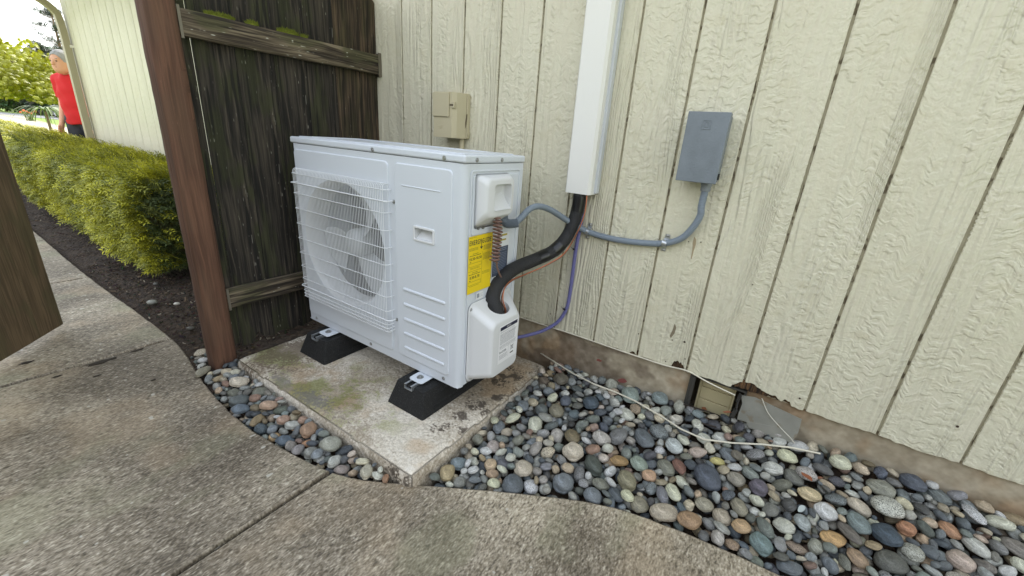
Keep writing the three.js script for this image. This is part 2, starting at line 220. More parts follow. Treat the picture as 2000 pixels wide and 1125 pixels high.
// ---------------------------------------------------------------- house
const house = thing('house', 'house with cream embossed vertical-groove siding on a concrete foundation', 'house', [0, 0, -0.03]);
const SB = 0.24, ST = 2.46, PITCH = 0.2032, GW = 0.004;
{
  const HX0 = -5.5, HX1 = 4.47;
  const wall = part(house, 'siding_wall', boxUV(box(HX0, HX1, 0.246, ST, -0.16, -0.0095)), grooveMat);
  const k0 = Math.ceil(HX0 / PITCH), k1 = Math.floor(HX1 / PITCH);
  for (let k = k0 - 1; k <= k1; k++) {
    const a = Math.max(HX0, k * PITCH) + GW, b = Math.min(HX1, (k + 1) * PITCH) - GW; if (b - a < 0.02) continue;
    const pts = [], n = 22, near = k > -4 && k < 14; const jag = (x) => near ? 0.005 * (vn(x * 60, 3, 999, 9, 1) - 0.5) + 0.007 * (vn(x * 17, 5, 999, 9, 2) - 0.5) : 0;
    const rot = (x) => { let y = 0; const h = (x - 1.592) / 0.026; if (Math.abs(h) < 1) y = Math.max(y, 0.036 * Math.sqrt(1 - h * h) * (1 + 0.4 * (vn(x * 190, 2, 999, 9, 4) - 0.5)));
      const h2 = (x - 1.405) / 0.016; if (Math.abs(h2) < 1) y = Math.max(y, 0.014 * (1 - h2 * h2));
      if (x > 1.795 && x < 1.99) y = Math.max(y, (0.026 * sst(1.79, 1.82, x) * (1 - 0.75 * sst(1.84, 1.99, x)) + 0.014 * vn(x * 95, 4, 999, 9, 4)) * sst(1.992, 1.982, x)); return y; };
    const m = near ? 60 : 4; for (let i = 0; i <= m; i++) { const x = lerp(a, b, i / m); pts.push([x, SB + (near ? jag(x) + rot(x) : 0)]); }
    if (near) for (let i = 1; i < 26; i++) pts.push([b - 0.0022 * Math.max(0, vn(i * 1.7, k, 99, 99, 3) - 0.55), lerp(SB, ST, i / 26)]);
    pts.push([b, ST], [a, ST]);
    if (near) for (let i = 25; i > 0; i--) pts.push([a + 0.0022 * Math.max(0, vn(i * 1.9 + 40, k, 99, 99, 3) - 0.55), lerp(SB, ST, i / 26)]);
    const g = ext(poly(pts), 0.0095, 0.0016, { bevelSegments: 1 }).translate(0, 0, -0.0094), uv = g.attributes.uv, ou = ((k * 3) % 5) * PITCH + 0.37 * k, ov = k * 0.73;
    for (let i = 0; i < uv.count; i++) uv.setXY(i, uv.getX(i) - k * PITCH + Math.floor(((k * 7) % 5 + 5) % 5) * PITCH, uv.getY(i) + ov);
    part(wall, 'siding_board', g, siding);
  }
  const rotMat = mat({ map: woodTex(RGB(40, 28, 18), RGB(120, 88, 56), RGB(60, 44, 28), RGB(150, 120, 84), 0.5, 0.5, 6, 3), bumpMap: woodBump, bumpScale: 0.004, roughness: 1 });
  const ragged = (x0, x1, yb, yt, s) => { const p = []; for (let i = 0; i <= 26; i++) { const x = lerp(x0, x1, i / 26); p.push([x, yb(x) + 0.010 * (vn(x * 130, s, 999, 99, 6) - 0.5)]); } p.push([x1, yt], [x0, yt]); return poly(p); };
  part(wall, 'rotted_core', boxUV(ext(ragged(1.79, 1.985, (x) => 0.247 + 0.006 * sst(1.8, 1.98, x), 0.285, 1), 0.005).translate(0, 0, -0.0085)), rotMat, 'brown rotted core showing where the board edge tore away');
  part(wall, 'rotted_core', boxUV(ext(ragged(1.565, 1.62, () => 0.246, 0.28, 2), 0.004).translate(0, 0, -0.0085)), rotMat, 'brown rotted core in a small arched hole');
  part(wall, 'rotted_core', boxUV(ext(ragged(1.385, 1.425, () => 0.246, 0.262, 3), 0.004).translate(0, 0, -0.0085)), rotMat, 'brown rotted nick in the board edge');
  // nail holes, rusty screw marks and a gouge in the siding
  const holeM = mat({ color: col(62, 48, 38), roughness: 1 });
  for (const [u, v, r] of [[1345, 472, 0.0022], [1369, 473, 0.0024], [1313, 664, 0.003], [1337, 668, 0.0042], [1160, 603, 0.002], [1075, 613, 0.003], [1562, 778, 0.0034], [1300, 706, 0.0026], [1338, 701, 0.0026], [1247, 652, 0.0026], [1870, 833, 0.004], [1470, 556, 0.002]]) { const p = on(u, v, 'z', 0.0004); part(wall, 'nail_hole', new THREE.CylinderGeometry(r, r * 0.9, 0.0012, 9).rotateX(Math.PI / 2).translate(p.x, p.y, 0.0002), holeM); }
  const mark = (pts, m, l) => part(wall, 'scrape_mark', ext(poly(pts.map(([u, v]) => { const p = on(u, v, 'z', 0.0006); return [p.x, p.y]; }).reverse()), 0.0009).translate(0, 0, -0.0002), m, l);
  mark([[1356, 462], [1360, 468], [1359, 478], [1355, 490], [1351, 506], [1349, 505], [1352, 488], [1353, 474]], mat({ color: col(162, 147, 120), roughness: 1 }), 'rusty streak below an old screw'); mark([[1318, 632], [1321, 640], [1317, 652], [1310, 660], [1308, 656], [1313, 646]], mat({ color: col(128, 118, 98), roughness: 1 }), 'dark gouge in the paint');
  // foundation with a vent opening
  const VX0 = 1.645, VX1 = 1.85, fz = -0.02;
  part(house, 'foundation', [box(HX0, VX0, -0.3, 0.245, -0.2, fz), box(VX1, HX1, -0.3, 0.245, -0.2, fz), box(VX0, VX1, -0.3, 0.02, -0.2, fz)].map((g) => boxUV(g)), fndMat);
  const vent = part(house, 'foundation_vent', boxUV(box(VX0, VX1, 0.02, 0.245, -0.198, -0.19)), mat({ color: col(132, 122, 104), roughness: 1 }));
  const fr = mat({ color: col(78, 76, 71), roughness: 0.6, metalness: 0.5 });
  part(vent, 'vent_frame', [box(VX0, VX0 + 0.008, 0.03, 0.238, -0.10, -0.006), box(VX0 + 0.008, VX1, 0.23, 0.238, -0.10, -0.008), box(VX1 - 0.008, VX1, 0.03, 0.23, -0.10, -0.006), box(VX0 + 0.0085, VX0 + 0.022, 0.03, 0.229, -0.012, -0.007)], fr);
  const cream = mat({ color: col(196, 184, 144), roughness: 0.8 });
  part(vent, 'vent_panel', [box(VX0 + 0.036, VX1 - 0.035, 0.055, 0.228, -0.075, -0.07), box(VX0 + 0.036, VX0 + 0.044, 0.055, 0.228, -0.07, -0.06), box(VX1 - 0.042, VX1 - 0.035, 0.055, 0.228, -0.07, -0.06)], cream);
  part(vent, 'vent_slat', box(VX0 + 0.045, VX1 - 0.043, 0.172, 0.214, -0.07, -0.063, 0.002), cream); part(vent, 'vent_slat', box(VX0 + 0.045, VX1 - 0.043, 0.116, 0.168, -0.07, -0.063, 0.002), cream); part(vent, 'vent_slat', box(VX0 + 0.045, VX1 - 0.043, 0.056, 0.112, -0.07, -0.063, 0.002), cream);
  // the rest of the building: end wall, soffit, fascia, gutter, roof
  const trim = mat({ color: col(176, 164, 132), roughness: 0.6 });
  part(house, 'end_wall', boxUV(box(HX0 - 0.002, HX0 + 0.14, -0.2, ST, -7, -0.165)), mat({ color: col(200, 196, 168) }));
  part(house, 'end_wall', boxUV(box(HX1 - 0.14, HX1 + 0.002, -0.2, ST, -7, -0.165)), mat({ color: col(200, 196, 168) }));
  part(house, 'back_wall', box(HX0 + 0.145, HX1 - 0.145, -0.2, ST, -7, -6.86), mat({ color: col(200, 196, 168) }));
  part(house, 'soffit', box(HX0 - 0.3, HX1 + 0.3, ST + 0.003, ST + 0.02, -7.5, 0.5), trim);
  const rm = mat({ color: col(84, 78, 72), roughness: 0.95 }), rf = poly([[0.56, 2.5], [-3.5, 4.7], [-7.56, 2.5], [-7.5, 2.485], [0.5, 2.485]]);
  part(house, 'roof', ext(rf, HX1 - HX0 + 0.6).rotateY(-Math.PI / 2).translate(HX1 + 0.3, 0, 0), rm);
  const gut = part(house, 'gutter', [box(HX0 - 0.3, HX1 + 0.3, 2.375, 2.385, 0.505, 0.61), box(HX0 - 0.3, HX1 + 0.3, 2.386, 2.47, 0.605, 0.61), box(HX0 - 0.3, HX1 + 0.3, 2.386, 2.47, 0.505, 0.51)], trim);
  // downspout standing off the wall end, elbow up to the gutter
  const ds = (() => { const c = new THREE.CatmullRomCurve3([V(-5.435, 0.03, 0.052), V(-5.435, 1.0, 0.052), V(-5.435, 1.94, 0.052), V(-5.435, 2.02, 0.064), V(-5.435, 2.11, 0.15), V(-5.435, 2.26, 0.44), V(-5.435, 2.315, 0.535), V(-5.435, 2.372, 0.557)]); const F = c.computeFrenetFrames(1, false); const ring = [[-0.038, -0.03], [0.038, -0.03], [0.038, 0.03], [-0.038, 0.03]], N = 70, pos = [];
    const at = (t) => { const p = c.getPointAt(t), T = c.getTangentAt(t), A = V(1, 0, 0), B = T.clone().cross(A).normalize(); return ring.map(([a, b]) => p.clone().addScaledVector(A, a).addScaledVector(B, b)); };
    for (let i = 0; i < N; i++) { const P = at(i / N), Q = at((i + 1) / N); for (let k = 0; k < 4; k++) { const l = (k + 1) % 4; for (const v of [P[k], P[l], Q[l], P[k], Q[l], Q[k]]) pos.push(v.x, v.y, v.z); } }
    const g = new THREE.BufferGeometry(); g.setAttribute('position', new THREE.Float32BufferAttribute(pos, 3)); g.computeVertexNormals(); return g; })();
  const d = part(house, 'downspout', ds, mat({ color: col(164, 156, 130), roughness: 0.5 }));
  part(d, 'strap', box(-5.397, -5.37, 1.685, 1.71, -0.0005, 0.03), mat({ color: col(225, 222, 210) })); part(d, 'strap', box(-5.397, -5.37, 0.45, 0.475, -0.0005, 0.03), mat({ color: col(225, 222, 210) }));
}
// ---------------------------------------------------------------- concrete pad under the unit
{
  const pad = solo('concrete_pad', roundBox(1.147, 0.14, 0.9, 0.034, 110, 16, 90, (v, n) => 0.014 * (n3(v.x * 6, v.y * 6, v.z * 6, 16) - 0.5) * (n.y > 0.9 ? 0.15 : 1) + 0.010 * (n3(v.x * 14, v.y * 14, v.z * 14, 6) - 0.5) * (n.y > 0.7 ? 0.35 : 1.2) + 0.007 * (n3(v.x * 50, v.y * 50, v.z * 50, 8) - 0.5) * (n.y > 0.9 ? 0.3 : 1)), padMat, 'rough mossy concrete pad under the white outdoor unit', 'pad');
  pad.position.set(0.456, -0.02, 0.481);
}
// ---------------------------------------------------------------- fence
{
  const fence = thing('wooden_fence', 'dark weathered dog-eared board fence with mossy rails and reddish post', 'fence', [-0.2, 0.02, 0.45]);
  const zs = [-0.012, 0.098, 0.248, 0.4, 0.55, 0.704, 0.853, 0.935];
  for (let k = 0; k < zs.length - 1; k++) {
    const gp = k === 6 ? 0.0035 : k === 3 || k === 5 ? 0.0024 : 0.0008, a = zs[k] + gp, b = zs[k + 1] - gp, top = 1.695 + 0.006 * Math.sin(k * 2.3), bot = 0.05, c = 0.03; const pts = [];
    for (let i = 0; i <= 20; i++) { const z = lerp(a, b, i / 20); pts.push([z, bot + 0.022 * vn(z * 40, k, 99, 99, 12) + (k === 5 ? 0.045 * Math.max(0, 1 - Math.abs(z - 0.775) / 0.03) : 0)]); }
    pts.push([b, top - c], [b - c * 0.8, top], [a + c * 0.8, top], [a, top - c]);
    let g = ext(poly(pts), 0.017, 0.0015, { bevelSegments: 1 }).rotateY(-Math.PI / 2); g = boxUV(g, 1, k * 0.137, k * 0.31);
    // shape x -> world z
    g.translate(-0.2 + (k % 3) * 0.0012, 0, 0); part(fence, 'fence_board', g, fenceMats[k < 2 ? 1 : k % 2 === 0 ? 0 : 0]);
  }
  const rail = (y0, y1, m) => { let g = roundBox(0.036, y1 - y0, 0.893, 0.003, 4, 6, 90, (v) => 0.003 * (n3(v.x * 30, v.y * 60, v.z * 12, 3) - 0.5)); const p = g.attributes.position, uv = g.attributes.uv; for (let i = 0; i < p.count; i++) uv.setXY(i, p.getY(i) + p.getX(i) + y0 * 3, p.getZ(i)); g.translate(-0.178, (y0 + y1) / 2, 0.4515); return part(fence, 'rail', g, m); };
  const r1 = rail(1.346, 1.436, railMat); rail(0.272, 0.36, railMat);
  const galv = mat({ color: col(122, 116, 104), roughness: 0.5, metalness: 0.7 });
  part(fence, 'rail_bracket', [box(-0.203, -0.1565, 1.335, 1.447, 0.0005, 0.0035), box(-0.159, -0.1565, 1.335, 1.447, 0.0036, 0.020)], galv); part(fence, 'rail_bracket', [box(-0.1595, -0.157, 1.338, 1.443, 0.889, 0.8985)], galv); part(fence, 'rail_bracket', [box(-0.1595, -0.157, 0.264, 0.366, 0.889, 0.8985)], galv);
  // post, leaning a touch, with worn arrises
  let pg = roundBox(0.092, 2.1, 0.09, 0.004, 4, 120, 4, (v) => 0.004 * (n3(v.x * 20, v.y * 8, v.z * 20, 9) - 0.5) + 0.0035 * (n3(v.x * 60, v.y * 25, v.z * 60, 10) - 0.5)); pg.translate(-0.202, 0.91, 0.945); part(fence, 'post', pg, postMat, 'reddish brown stained square fence post');
  // moss cushions on the upper rail
  const mossG = []; { const b = new THREE.ConeGeometry(0.0016, 0.013, 3, 1, true).translate(0, 0.005, 0); mossG.push(b); }
  const mossMat = mat({ color: col(104, 112, 32), roughness: 1 });
  for (const [z0, z1, h] of [[0.70, 0.80, 0.012], [0.612, 0.655, 0.014], [0.44, 0.53, 0.017], [0.40, 0.425, 0.008]]) {
    const list = []; const n = Math.round((z1 - z0) * 9000); for (let i = 0; i < n; i++) { const t = rnd(), z = lerp(z0, z1, t), e = Math.sqrt(Math.max(0, Math.sin(Math.PI * t))), x = -0.178 + rr(-0.015, 0.016) * e, y = 1.434 + h * e * rr(0, 1) * (1 - ((x + 0.178) / 0.022) ** 2 * 0.6); const g = mossG[0].clone(); const s = rr(0.7, 1.5); g.scale(s, s * rr(0.7, 1.2), s); g.rotateX(rr(-0.7, 0.7)); g.rotateZ(rr(-0.7, 0.7)); g.translate(x, y, z); list.push(g); }
    const c = new THREE.SphereGeometry(1, 20, 10); const p = c.attributes.position; for (let i = 0; i < p.count; i++) { const k = 1 + 0.3 * (n3(p.getX(i) * 3 + z0 * 90, p.getY(i) * 3, p.getZ(i) * 3, 5) - 0.5); p.setXYZ(i, p.getX(i) * 0.016 * k, p.getY(i) * h * k, p.getZ(i) * (z1 - z0) / 2 * k); } c.translate(-0.178, 1.434, (z0 + z1) / 2); list.push(c);
    part(fence, 'moss', list, mossMat, 'cushion of olive green moss on the rail');
  }
}
// ---------------------------------------------------------------- open gate, swung back over the path
{
  const A = on(115, 634, 'y', 0.025), B = on(0, 702, 'y', 0.025), dir = B.clone().sub(A).setY(0).normalize(), L = 1.06, ang = Math.atan2(-dir.z, dir.x);
  const gate = thing('wooden_gate', 'brown board gate standing open across the concrete path', 'gate', [A.x, 0, A.z]); gate.rotation.y = ang;
  const local = (name, g, m, l) => { const o = shadow(new THREE.Mesh(g, m)); o.name = name; if (l) o.userData.label = l; gate.add(o); return o; };
  for (let k = 0; k < 7; k++) { const a = k * L / 7 + 0.0006, b = (k + 1) * L / 7 - 0.0006; local('gate_board', boxUV(box(a, b, 0.028, 1.75, -0.02 - 0.0006 * (k % 2), 0, 0.002), 1, k * 0.21, k * 0.4), gateMat); }
  for (const y of [0.3, 1.45]) local('gate_rail', boxUV(box(0.01, L - 0.01, y, y + 0.09, 0.0015, 0.04, 0.003)), gateMat);
  local('hinge_post', boxUV(box(L + 0.012, L + 0.11, -0.1, 1.9, -0.075, 0.02, 0.004)), postMat);
  for (const y of [0.33, 1.48]) local('hinge', box(L - 0.12, L + 0.02, y, y + 0.03, -0.025, -0.0215), mat({ color: col(50, 48, 46), metalness: 0.8, roughness: 0.5 }));
}
// ---------------------------------------------------------------- added board fence out of view, placed to shade the near path and unit
{
  const f = thing('added_shade_fence', 'added board fence out of view that shades the near path and the unit', 'fence', [2.5, 0, 3.5]);
  for (let k = 0; k < 40; k++) { const a = -0.3 + k * 0.15, g = boxUV(box(a + 0.002, a + 0.148, -0.16, 1.72 + 0.01 * Math.sin(k * 3.1), 3.5, 3.518, 0.001), 1, k * 0.137, k * 0.31); part(f, 'fence_board', g, fenceMats[k % 2]); }
  for (const y of [0.3, 1.4]) part(f, 'rail', boxUV(box(-0.3, 5.7, y, y + 0.09, 3.519, 3.555)), railMat); for (let k = 0; k < 4; k++) part(f, 'post', boxUV(box(-0.3 + k * 1.97, -0.21 + k * 1.97, -0.2, 1.8, 3.556, 3.645)), postMat);
}
// ---------------------------------------------------------------- outdoor heat pump unit
const whiteMetal = phys({ color: col(208, 213, 220), roughness: 0.42, clearcoat: 0.15, clearcoatRoughness: 0.35, bumpMap: tex(256, 256, (u, v) => fbm(u, v, 64, 64, 2, 801), false, 8), bumpScale: 0.00025 });
const whitePlastic = phys({ color: col(214, 215, 216), roughness: 0.38, bumpMap: tex(256, 256, (u, v) => fbm(u, v, 100, 100, 2, 811), false, 8), bumpScale: 0.0002 });
const wireMat = phys({ color: col(222, 224, 226), roughness: 0.3, clearcoat: 0.4 });
const steel = mat({ color: col(168, 168, 166), roughness: 0.35, metalness: 0.9 });
const galvMat = mat({ color: col(190, 194, 198), roughness: 0.32, metalness: 0.85 });
const darkIn = mat({ color: col(112, 112, 110), roughness: 0.6, metalness: 0.3 });
const AX0 = -0.04, AX1 = 0.935, AY0 = 0.167, AY1 = 1.022, AZ1 = 0.6, AZ0 = 0.255;
const unit = thing('outdoor_heat_pump_unit', 'white outdoor heat pump unit with wire fan grille standing on rubber blocks', 'heat pump', [0.447, AY0, 0.43]);
const FC = [0.277, 0.602], FR = 0.268;
{
  const circ = (x, y, r) => { const p = new THREE.Path(); p.absarc(x, y, r, 0, Math.PI * 2, true); return p; };
  const hole = () => rrect(0.716, 0.806, 0.716, 0.757, 0.004, new THREE.Path());
  const CR = 0.022;
  // front sheet, wrapped round both vertical corners
  const f = poly([[AX0 + CR, AY0], [AX1 - CR, AY0], [AX1 - CR, 0.995], [AX0 + CR, 0.995]]); f.holes.push(circ(...FC, FR), hole());
  const sheet = new THREE.ExtrudeGeometry(f, { depth: 0.0015, bevelEnabled: false, curveSegments: 64 }).translate(0, 0, AZ1 - 0.0015);
  const cor = (cx, t0) => { const g = new THREE.CylinderGeometry(CR, CR, 0.995 - AY0, 12, 1, true, t0, Math.PI / 2); return g.translate(cx, (AY0 + 0.995) / 2, AZ1 - CR); };
  const front = part(unit, 'front_panel', [sheet, cor(AX1 - CR, 0), cor(AX0 + CR, -Math.PI / 2), box(AX1 - 0.0015, AX1, AY0, 0.995, AZ1 - CR - 0.006, AZ1 - CR), box(AX0, AX0 + 0.0015, AY0, 0.995, AZ1 - CR - 0.006, AZ1 - CR)], whiteMetal);
  // raised embossed fields
  const e1 = rrect(-0.022, 0.578, 0.205, 0.972, 0.018); e1.holes.push(circ(...FC, FR)); part(front, 'embossed_field', ext(e1, 0.0078, 0.0036, { curveSegments: 64 }).translate(0, 0, AZ1 - 0.003), whiteMetal);
  const e2 = rrect(0.612, 0.888, 0.207, 0.972, 0.018); e2.holes.push(hole()); part(front, 'embossed_field', ext(e2, 0.0078, 0.0036).translate(0, 0, AZ1 - 0.003), whiteMetal);
  for (let k = 0; k < 5; k++) { const y = 0.504 - k * 0.0633, g = new THREE.CapsuleGeometry(0.0068, 0.205, 6, 12).rotateZ(Math.PI / 2).scale(1, 1, 0.75).translate(0.7585, y, AZ1 + 0.0046); part(front, 'rib', g, whiteMetal); }
  part(front, 'crease', new THREE.CapsuleGeometry(0.0022, 0.185, 4, 8).rotateZ(Math.PI / 2).translate(0.743, 0.897, AZ1 + 0.0046), whiteMetal);
  // finger grip: pocket with a moulded rim
  const rim = rrect(0.709, 0.813, 0.709, 0.764, 0.006); rim.holes.push(rrect(0.717, 0.805, 0.717, 0.756, 0.003, new THREE.Path()));
  const grip = part(front, 'finger_grip', ext(rim, 0.006, 0.0018).translate(0, 0, AZ1 + 0.0032), whitePlastic);
  part(grip, 'pocket', [box(0.7165, 0.8055, 0.7165, 0.7565, AZ1 - 0.03, AZ1 - 0.028), box(0.7165, 0.8055, 0.756, 0.7575, AZ1 - 0.028, AZ1 + 0.003), box(0.7165, 0.8055, 0.7155, 0.717, AZ1 - 0.028, AZ1 + 0.003), box(0.715, 0.7165, 0.7165, 0.7565, AZ1 - 0.028, AZ1 + 0.003), box(0.8055, 0.807, 0.7165, 0.7565, AZ1 - 0.028, AZ1 + 0.003), new THREE.BoxGeometry(0.088, 0.002, 0.04).rotateX(0.85).translate(0.761, 0.728, AZ1 - 0.014)], whitePlastic);
  // shroud ring, fan, coil behind
  const prof = [[FR + 0.0005, AZ1 + 0.003], [FR - 0.006, AZ1 - 0.004], [FR - 0.012, AZ1 - 0.018], [FR - 0.015, AZ1 - 0.05], [FR - 0.013, AZ1 - 0.10]].map(([r, z]) => new THREE.Vector2(r, z));
  part(unit, 'fan_shroud', new THREE.LatheGeometry(prof, 72).rotateX(Math.PI / 2).scale(1, 1, 1).translate(FC[0], FC[1], 0), whitePlastic);
  const fanMat = phys({ color: col(172, 175, 178), roughness: 0.45 });
  const fan = part(unit, 'fan', [new THREE.SphereGeometry(0.062, 32, 12, 0, Math.PI * 2, 0, Math.PI / 2).rotateX(Math.PI / 2).scale(1, 1, 0.55).translate(FC[0], FC[1], 0.535), new THREE.CylinderGeometry(0.062, 0.062, 0.05, 32).rotateX(Math.PI / 2).translate(FC[0], FC[1], 0.51)], fanMat);
  for (let k = 0; k < 3; k++) { // swept blades
    const nr = 14, na = 18, pos = [], idx = []; for (let i = 0; i <= nr; i++) for (let j = 0; j <= na; j++) { const t = i / nr, r = lerp(0.055, 0.246, t), w = lerp(0.6, 0.98, Math.pow(t, 0.7)) * (t > 0.9 ? 1 - (t - 0.9) * 1.2 : 1), a = k * 2.0944 + 0.9 + 0.55 * t + (j / na - 0.5) * w, z = 0.505 + (0.5 - j / na) * 0.055 * lerp(1, 0.75, t) + 0.01 * Math.sin(Math.PI * j / na); pos.push(FC[0] + r * Math.cos(a), FC[1] + r * Math.sin(a), z); }
    for (let i = 0; i < nr; i++) for (let j = 0; j < na; j++) { const a = i * (na + 1) + j, b = a + na + 1; idx.push(a, b, a + 1, b, b + 1, a + 1); }
    const g = new THREE.BufferGeometry(); g.setAttribute('position', new THREE.Float32BufferAttribute(pos, 3)); g.setIndex(idx); g.computeVertexNormals(); part(fan, 'fan_blade', g, fanMat);
  }
  const fins = [box(AX0 + 0.03, 0.58, AY0 + 0.03, 0.98, 0.34, 0.345)]; part(unit, 'coil', fins, darkIn);
  part(unit, 'partition', box(0.585, 0.588, AY0 + 0.01, 0.99, 0.27, AZ1 - 0.01), whiteMetal);
  // wire grille: one basket of thin welded wires
  const wires = [], GX0 = -0.004, GX1 = 0.588, GT = 0.896, GB = 0.298, GZ = AZ1 + 0.034, w = 0.00115;
  const nW = 60; for (let i = 0; i <= nW; i++) { const x = lerp(GX0 + 0.012, GX1 - 0.006, i / nW); const pts = [V(x, GT - 0.004, AZ1 + 0.002), V(x, GT, GZ - 0.012), V(x, GT - 0.006, GZ - 0.003), V(x, GT - 0.016, GZ)], q = [V(x, GB + 0.018, GZ), V(x, GB + 0.006, GZ - 0.003), V(x, GB, GZ - 0.012), V(x, GB + 0.004, AZ1 + 0.002)];
    const all = [...pts, ...q]; for (let k = 0; k < all.length - 1; k++) wires.push(cyl(all[k], all[k + 1], w, w, 6)); }
  const loop = (y, r, over = 0) => { const z = GZ + r + w * 0.4, x0 = GX0 - over, x1 = GX1 + over, pts = [V(x0, y, AZ1 + 0.002), V(x0 - 0.001, y, z - 0.010), V(x0 + 0.008, y, z), V(x1 - 0.01, y, z), V(x1, y, z - 0.010), V(x1 + 0.001, y, AZ1 + 0.002)]; for (let k = 0; k < 5; k++) wires.push(cyl(pts[k], pts[k + 1], r, r, 6)); };
  for (const y of [0.874, 0.79, 0.724, 0.657, 0.590, 0.522, 0.458, 0.397, 0.338, 0.322, 0.308]) loop(y, 0.0016);
  const grille = part(unit, 'fan_grille', wires, wireMat);
  for (const y of [0.834, 0.359]) { const save = wires.length; loop(y, 0.0026, 0.012); part(grille, 'mounting_wire', wires.slice(save), wireMat); }
  // cabinet sides, back, base
  const zS = AZ1 - CR - 0.0075;
  const side = part(unit, 'side_panel', box(AX1 - 0.0035, AX1 - 0.001, AY0 + 0.004, 0.995, AZ0, zS), whiteMetal);
  part(unit, 'side_panel', box(AX0 + 0.001, AX0 + 0.0035, AY0 + 0.004, 0.995, AZ0, zS), whiteMetal);
  part(unit, 'back_panel', box(AX0 + 0.004, AX1 - 0.004, AY0 + 0.004, 0.995, AZ0, AZ0 + 0.003), whiteMetal);
  part(unit, 'base_pan', [box(AX0 + 0.004, AX1 - 0.004, AY0 + 0.0005, AY0 + 0.003, AZ0 + 0.003, AZ1 - 0.002)], whiteMetal);
  // lid with rolled rim
  const lid = part(unit, 'lid', box(AX0 - 0.004, AX1 + 0.004, 0.9965, AY1, AZ0 - 0.004, AZ1 + 0.004, 0.0075), whiteMetal);
  const lt = rrect(AX0 + 0.022, AX1 - 0.03, -(AZ1 - 0.02), -(AZ0 + 0.02), 0.012), lh = rrect(AX0 + 0.04, AX1 - 0.12, -(AZ1 - 0.06), -(AZ0 + 0.05), 0.012, new THREE.Path()); lt.holes.push(lh);
  part(lid, 'raised_step', flat(lt, AY1 - 0.001, AY1 + 0.0035, 0.0018), whiteMetal);
  // embossed lines on the side, access cover
  const frame = (z0, z1, y0, y1, r, t, x, h, b) => { const s = rrect(-z1, -z0, y0, y1, r); s.holes.push(rrect(-z1 + t, -z0 - t, y0 + t, y1 - t, Math.max(0.002, r - t), new THREE.Path())); return ext(s, h, b).rotateY(Math.PI / 2).translate(x, 0, 0); };
  part(side, 'embossed_frame', frame(0.275, 0.568, 0.205, 0.975, 0.014, 0.006, AX1 - 0.0015, 0.004, 0.0018), whiteMetal);
  const cs = rrect(-0.556, -0.292, 0.758, 0.958, 0.008); const cover = part(side, 'access_cover', ext(cs, 0.0045, 0.0015).rotateY(Math.PI / 2).translate(AX1 - 0.0012, 0, 0), whiteMetal);
  // moulded handle hood: rounded block with a scooped opening
  const ev = new Evaluator(); ev.attributes = ['position', 'normal']; ev.useGroups = false;
  const strip = (g) => { g = g.index ? g : mergeVertices(g, 1e-6); g.deleteAttribute('uv'); return g; };
  const hood = (() => { // loft of rounded rectangles from the panel outwards
    const sec = [[0.9365, 0.352, 0.548, 0.776, 0.962, 0.012], [0.950, 0.356, 0.545, 0.800, 0.959, 0.018], [0.968, 0.368, 0.538, 0.815, 0.955, 0.024], [0.977, 0.374, 0.533, 0.820, 0.951, 0.026], [0.982, 0.384, 0.524, 0.828, 0.943, 0.024]];
    return loftX(sec); })();
  const cut = new RoundedBoxGeometry(0.08, 0.084, 0.100, 4, 0.012); cut.translate(0.985, 0.890, 0.446);
  const A = new Brush(strip(hood)), B = new Brush(strip(cut)); A.updateMatrixWorld(); B.updateMatrixWorld(); const R = ev.evaluate(A, B, SUBTRACTION); const hg = R.geometry;
  const hd = part(unit, 'handle_hood', hg, whitePlastic, 'moulded white plastic handle hood over the wiring terminals');
  part(hd, 'scoop', (() => { const pos = [], idx = [], n = 10; for (let i = 0; i <= n; i++) { const t = i / n, x = lerp(0.943, 0.988, t), y = 0.851 + 0.05 * Math.pow(1 - t, 1.6) - 0.006 * t; pos.push(x, y, 0.397, x, y, 0.4955); } for (let i = 0; i < n; i++) idx.push(i * 2, i * 2 + 1, i * 2 + 2, i * 2 + 1, i * 2 + 3, i * 2 + 2); const g = new THREE.BufferGeometry(); g.setAttribute('position', new THREE.Float32BufferAttribute(pos, 3)); g.setIndex(idx); g.computeVertexNormals(); return g; })(), whitePlastic);
  const plug = (y, z) => part(cover, 'knockout', new THREE.CylinderGeometry(0.007, 0.007, 0.004, 16).rotateZ(Math.PI / 2).translate(AX1 + 0.0045, y, z), mat({ color: col(120, 120, 116), roughness: 0.5, metalness: 0.4 })); plug(0.783, 0.524); plug(0.782, 0.497);
  // valve cover, lower on the side
  const vc = loftX([[0.9362, 0.285, 0.560, 0.175, 0.505, 0.03], [0.9400, 0.285, 0.560, 0.175, 0.505, 0.03], [0.9401, 0.30, 0.551, 0.184, 0.495, 0.03], [0.96, 0.308, 0.549, 0.188, 0.486, 0.03], [1.022, 0.352, 0.546, 0.216, 0.459, 0.03], [1.036, 0.362, 0.541, 0.222, 0.451, 0.028], [1.042, 0.372, 0.534, 0.230, 0.443, 0.024]]);
  const A2 = new Brush(strip(vc)), B2 = new Brush(strip(new THREE.CylinderGeometry(0.040, 0.036, 0.12, 40).scale(1, 1, 1.35).translate(0.985, 0.475, 0.435))); A2.updateMatrixWorld(); B2.updateMatrixWorld();
  const valve = part(unit, 'valve_cover', ev.evaluate(A2, B2, SUBTRACTION).geometry, whitePlastic, 'white plastic valve cover with a printed notice');
  // screws
  const screw = (p, d) => { const g = new THREE.CylinderGeometry(0.0042, 0.0055, 0.004, 12); const h = new THREE.CylinderGeometry(0.0075, 0.0075, 0.0012, 16).translate(0, -0.0015, 0); const m = join([g, h]).applyQuaternion(new THREE.Quaternion().setFromUnitVectors(V(0, 1, 0), d)); part(unit, 'screw', m.translate(p.x + d.x * 0.0015, p.y + d.y * 0.0015, p.z + d.z * 0.0015), steel); };
